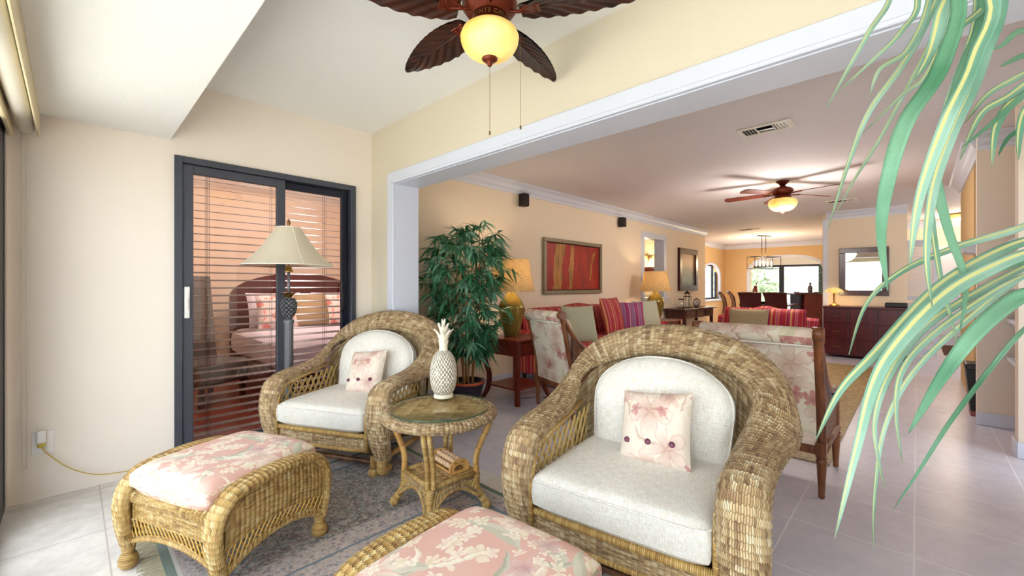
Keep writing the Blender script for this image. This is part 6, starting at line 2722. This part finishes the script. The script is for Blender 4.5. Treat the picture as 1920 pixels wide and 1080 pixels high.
# ================================================================== bedroom behind the sliding door
M['quilt'] = mat_cloth('quilted_bedding', '#e8e4ee', '#cfcad8', .004, .001)
M['pillow_floral_bright'] = mat_floral('bright_floral_pillow', ('#eadfd8', '#e4d6cc'), [
    ('flower', 8, .46, 6, '#e07a5c', '#c8344c', .6, 41), ('leaf', 10, .4, .3, '#7aa8a0', '#a8c8b8', .5, 42), ('flower', 14, .4, 5, '#f0a070', '#d85878', .5, 43)])
t = thing('bed', 'bed with white bedding and dark curved headboard in the bedroom behind the glass door', 'bed', (2.25, 5.35, 0))
g = G().box(-.78, -1.0, .12, .78, 1.0, .36, .02)
g.obj('bed_frame', 'mahog', t)
for sx in (-1, 1):
    for sy in (-1, 1):
        g = G().box(sx * .70 - .04, sy * .92 - .04, .012, sx * .70 + .04, sy * .92 + .04, .13)
        g.obj('leg', 'mahog', t)
g = G()
g.pillow(1.64, 2.05, .36, p=10, q=.35, nx=28, ny=30, edge=.6, lump=.05, seed=8)
o = g.obj('mattress', 'quilt', t)
o.location = (0, 0, .53)
g = G()
out = [(-.84, .3), (.84, .3)] + [(.84 * math.cos(math.pi * k / 20), 1.10 + .32 * math.sin(math.pi * k / 20)) for k in range(21)]
g.prism(out[::-1], lambda a, b, tt: (a, tt, b), 1.02, 1.08)
g.obj('headboard', 'mahog_red', t)
for i, (x, y, z, w, mt, lab) in enumerate([(1.85, 6.05, .94, .66, 'white_cloth', 'white bed pillow at the left of the headboard'), (2.65, 6.05, .94, .66, 'white_cloth', 'white bed pillow at the right of the headboard'),
                                           (1.78, 5.78, .93, .46, 'pillow_floral_bright', 'bright floral cushion at the left of the bed'), (2.20, 5.80, .94, .46, 'tan_cloth', 'plain tan cushion in the middle of the bed'),
                                           (2.60, 5.76, .93, .42, 'pillow_floral_bright', 'bright floral cushion at the right of the bed')]):
    place_cushion('bed_pillow', lab, mt, x, y, z, R(68), 0, w, .18, ry=.46 if w > .5 else w)
t = thing('bedroom_chair', 'tall wing chair back showing dark in the bedroom left of the bed', 'chair', (1.0, 5.5, 0), R(30))
g = G()
g.pillow(.56, 1.0, .14, p=5, q=.5, nx=12, ny=14, edge=.4)
o = g.obj('backrest', plain('grey_upholstery', '#5c5650', .8), t)
o.location = (0, .25, .85)
o.rotation_euler = (R(84), 0, 0)
g = G().box(-.28, -.28, .22, .28, .24, .45, .03)
g.obj('seat', plain('grey_upholstery', '#5c5650', .8), t)
for sx in (-1, 1):
    for sy in (-1, 1):
        g = G().box(sx * .24 - .02, sy * .22 - .02, 0, sx * .24 + .02, sy * .22 + .02, .23)
        g.obj('leg', 'mahog', t)
t = thing('nightstand', 'dark nightstand with a drawer in the bedroom behind the glass', 'nightstand', (.45, 6.5, 0))
g = G().box(-.28, -.22, .05, .28, .22, .68, .005)
g.obj('body', 'mahog', t)
g = G().box(-.25, -.232, .44, .25, -.218, .62, .003)
dd_ = g.obj('drawer', 'mahog', t)
g = G().ball((0, -.245, .53), .014)
g.obj('knob', 'bronze_l', dd_)
t = thing('bedside_lamp', 'small lit lamp on the bedroom nightstand seen through the blind', 'lamp', (.45, 6.5, .68))
g = G().lathe([(.0001, 0), (.07, 0), (.02, .03), (.03, .12), (.015, .2), (.0001, .2)], 16)
g.obj('base', 'brass', t)
g = G()
g.lathe([(.14, .20), (.09, .38)], 24)
g.lathe([(.088, .38), (.138, .20)], 24)
g.obj('lamp_shade', 'shade_silk', t)
point_light('bedside_bulb', (.45, 6.5, .97), 3, (1, .72, .45), .04)
point_light('bedroom_fill', (1.9, 5.2, 2.2), 13, (1, .90, .80), .15)  # added fill light without a fixture, brightens the bedroom

# ================================================================== garden outside the glass
M['lawn'] = mat_wall('pale_terrace', '#d8d6cc', .01, .06, 8)
struct(plate('ground', 'lawn', -30, -30, -.35, 60, 40, -.16))


def shrub(label, x, y, r, h, seed, n=1500, name='garden_shrub'):
    t = thing(name, label, 'shrub', (x, y, -.16))
    rnd = random.Random(seed)
    g = G().tube([(0, 0, 0), (.05, 0, h * .5), (0, .05, h * .8)], [.07, .05, .02], 8)
    g.obj('trunk', 'cane', t)
    g = G()
    for i in range(n):
        th, ph = rnd.uniform(0, 6.28), math.acos(rnd.uniform(-1, 1))
        q = rnd.uniform(.55, 1)
        p = V((r * q * math.sin(ph) * math.cos(th), r * q * math.sin(ph) * math.sin(th), h * .55 + h * .45 * q * math.cos(ph)))
        d = V((rnd.uniform(-1, 1), rnd.uniform(-1, 1), rnd.uniform(-.8, .4))).normalized() * r * .22
        s_ = d.cross(V((rnd.uniform(-1, 1), rnd.uniform(-1, 1), 1))).normalized() * r * .06
        A = [g.add(p), g.add(p + d * .5 + s_), g.add(p + d), g.add(p + d * .5 - s_)]
        g.face(A, [(0, 0), (.5, 1), (1, 0), (.5, 0)])
    g.obj('foliage', 'bush', t)


shrub('pale leafy shrub outside the dining window, left of the dark mullion', 19.5, 5.2, 1.5, 2.8, 1)
shrub('pale leafy shrub outside the dining window, right of the dark mullion', 21.5, 2.0, 1.4, 2.1, 2)
shrub('pale leafy shrub outside the small arched side window', 18.0, 10.0, 1.4, 1.5, 3)
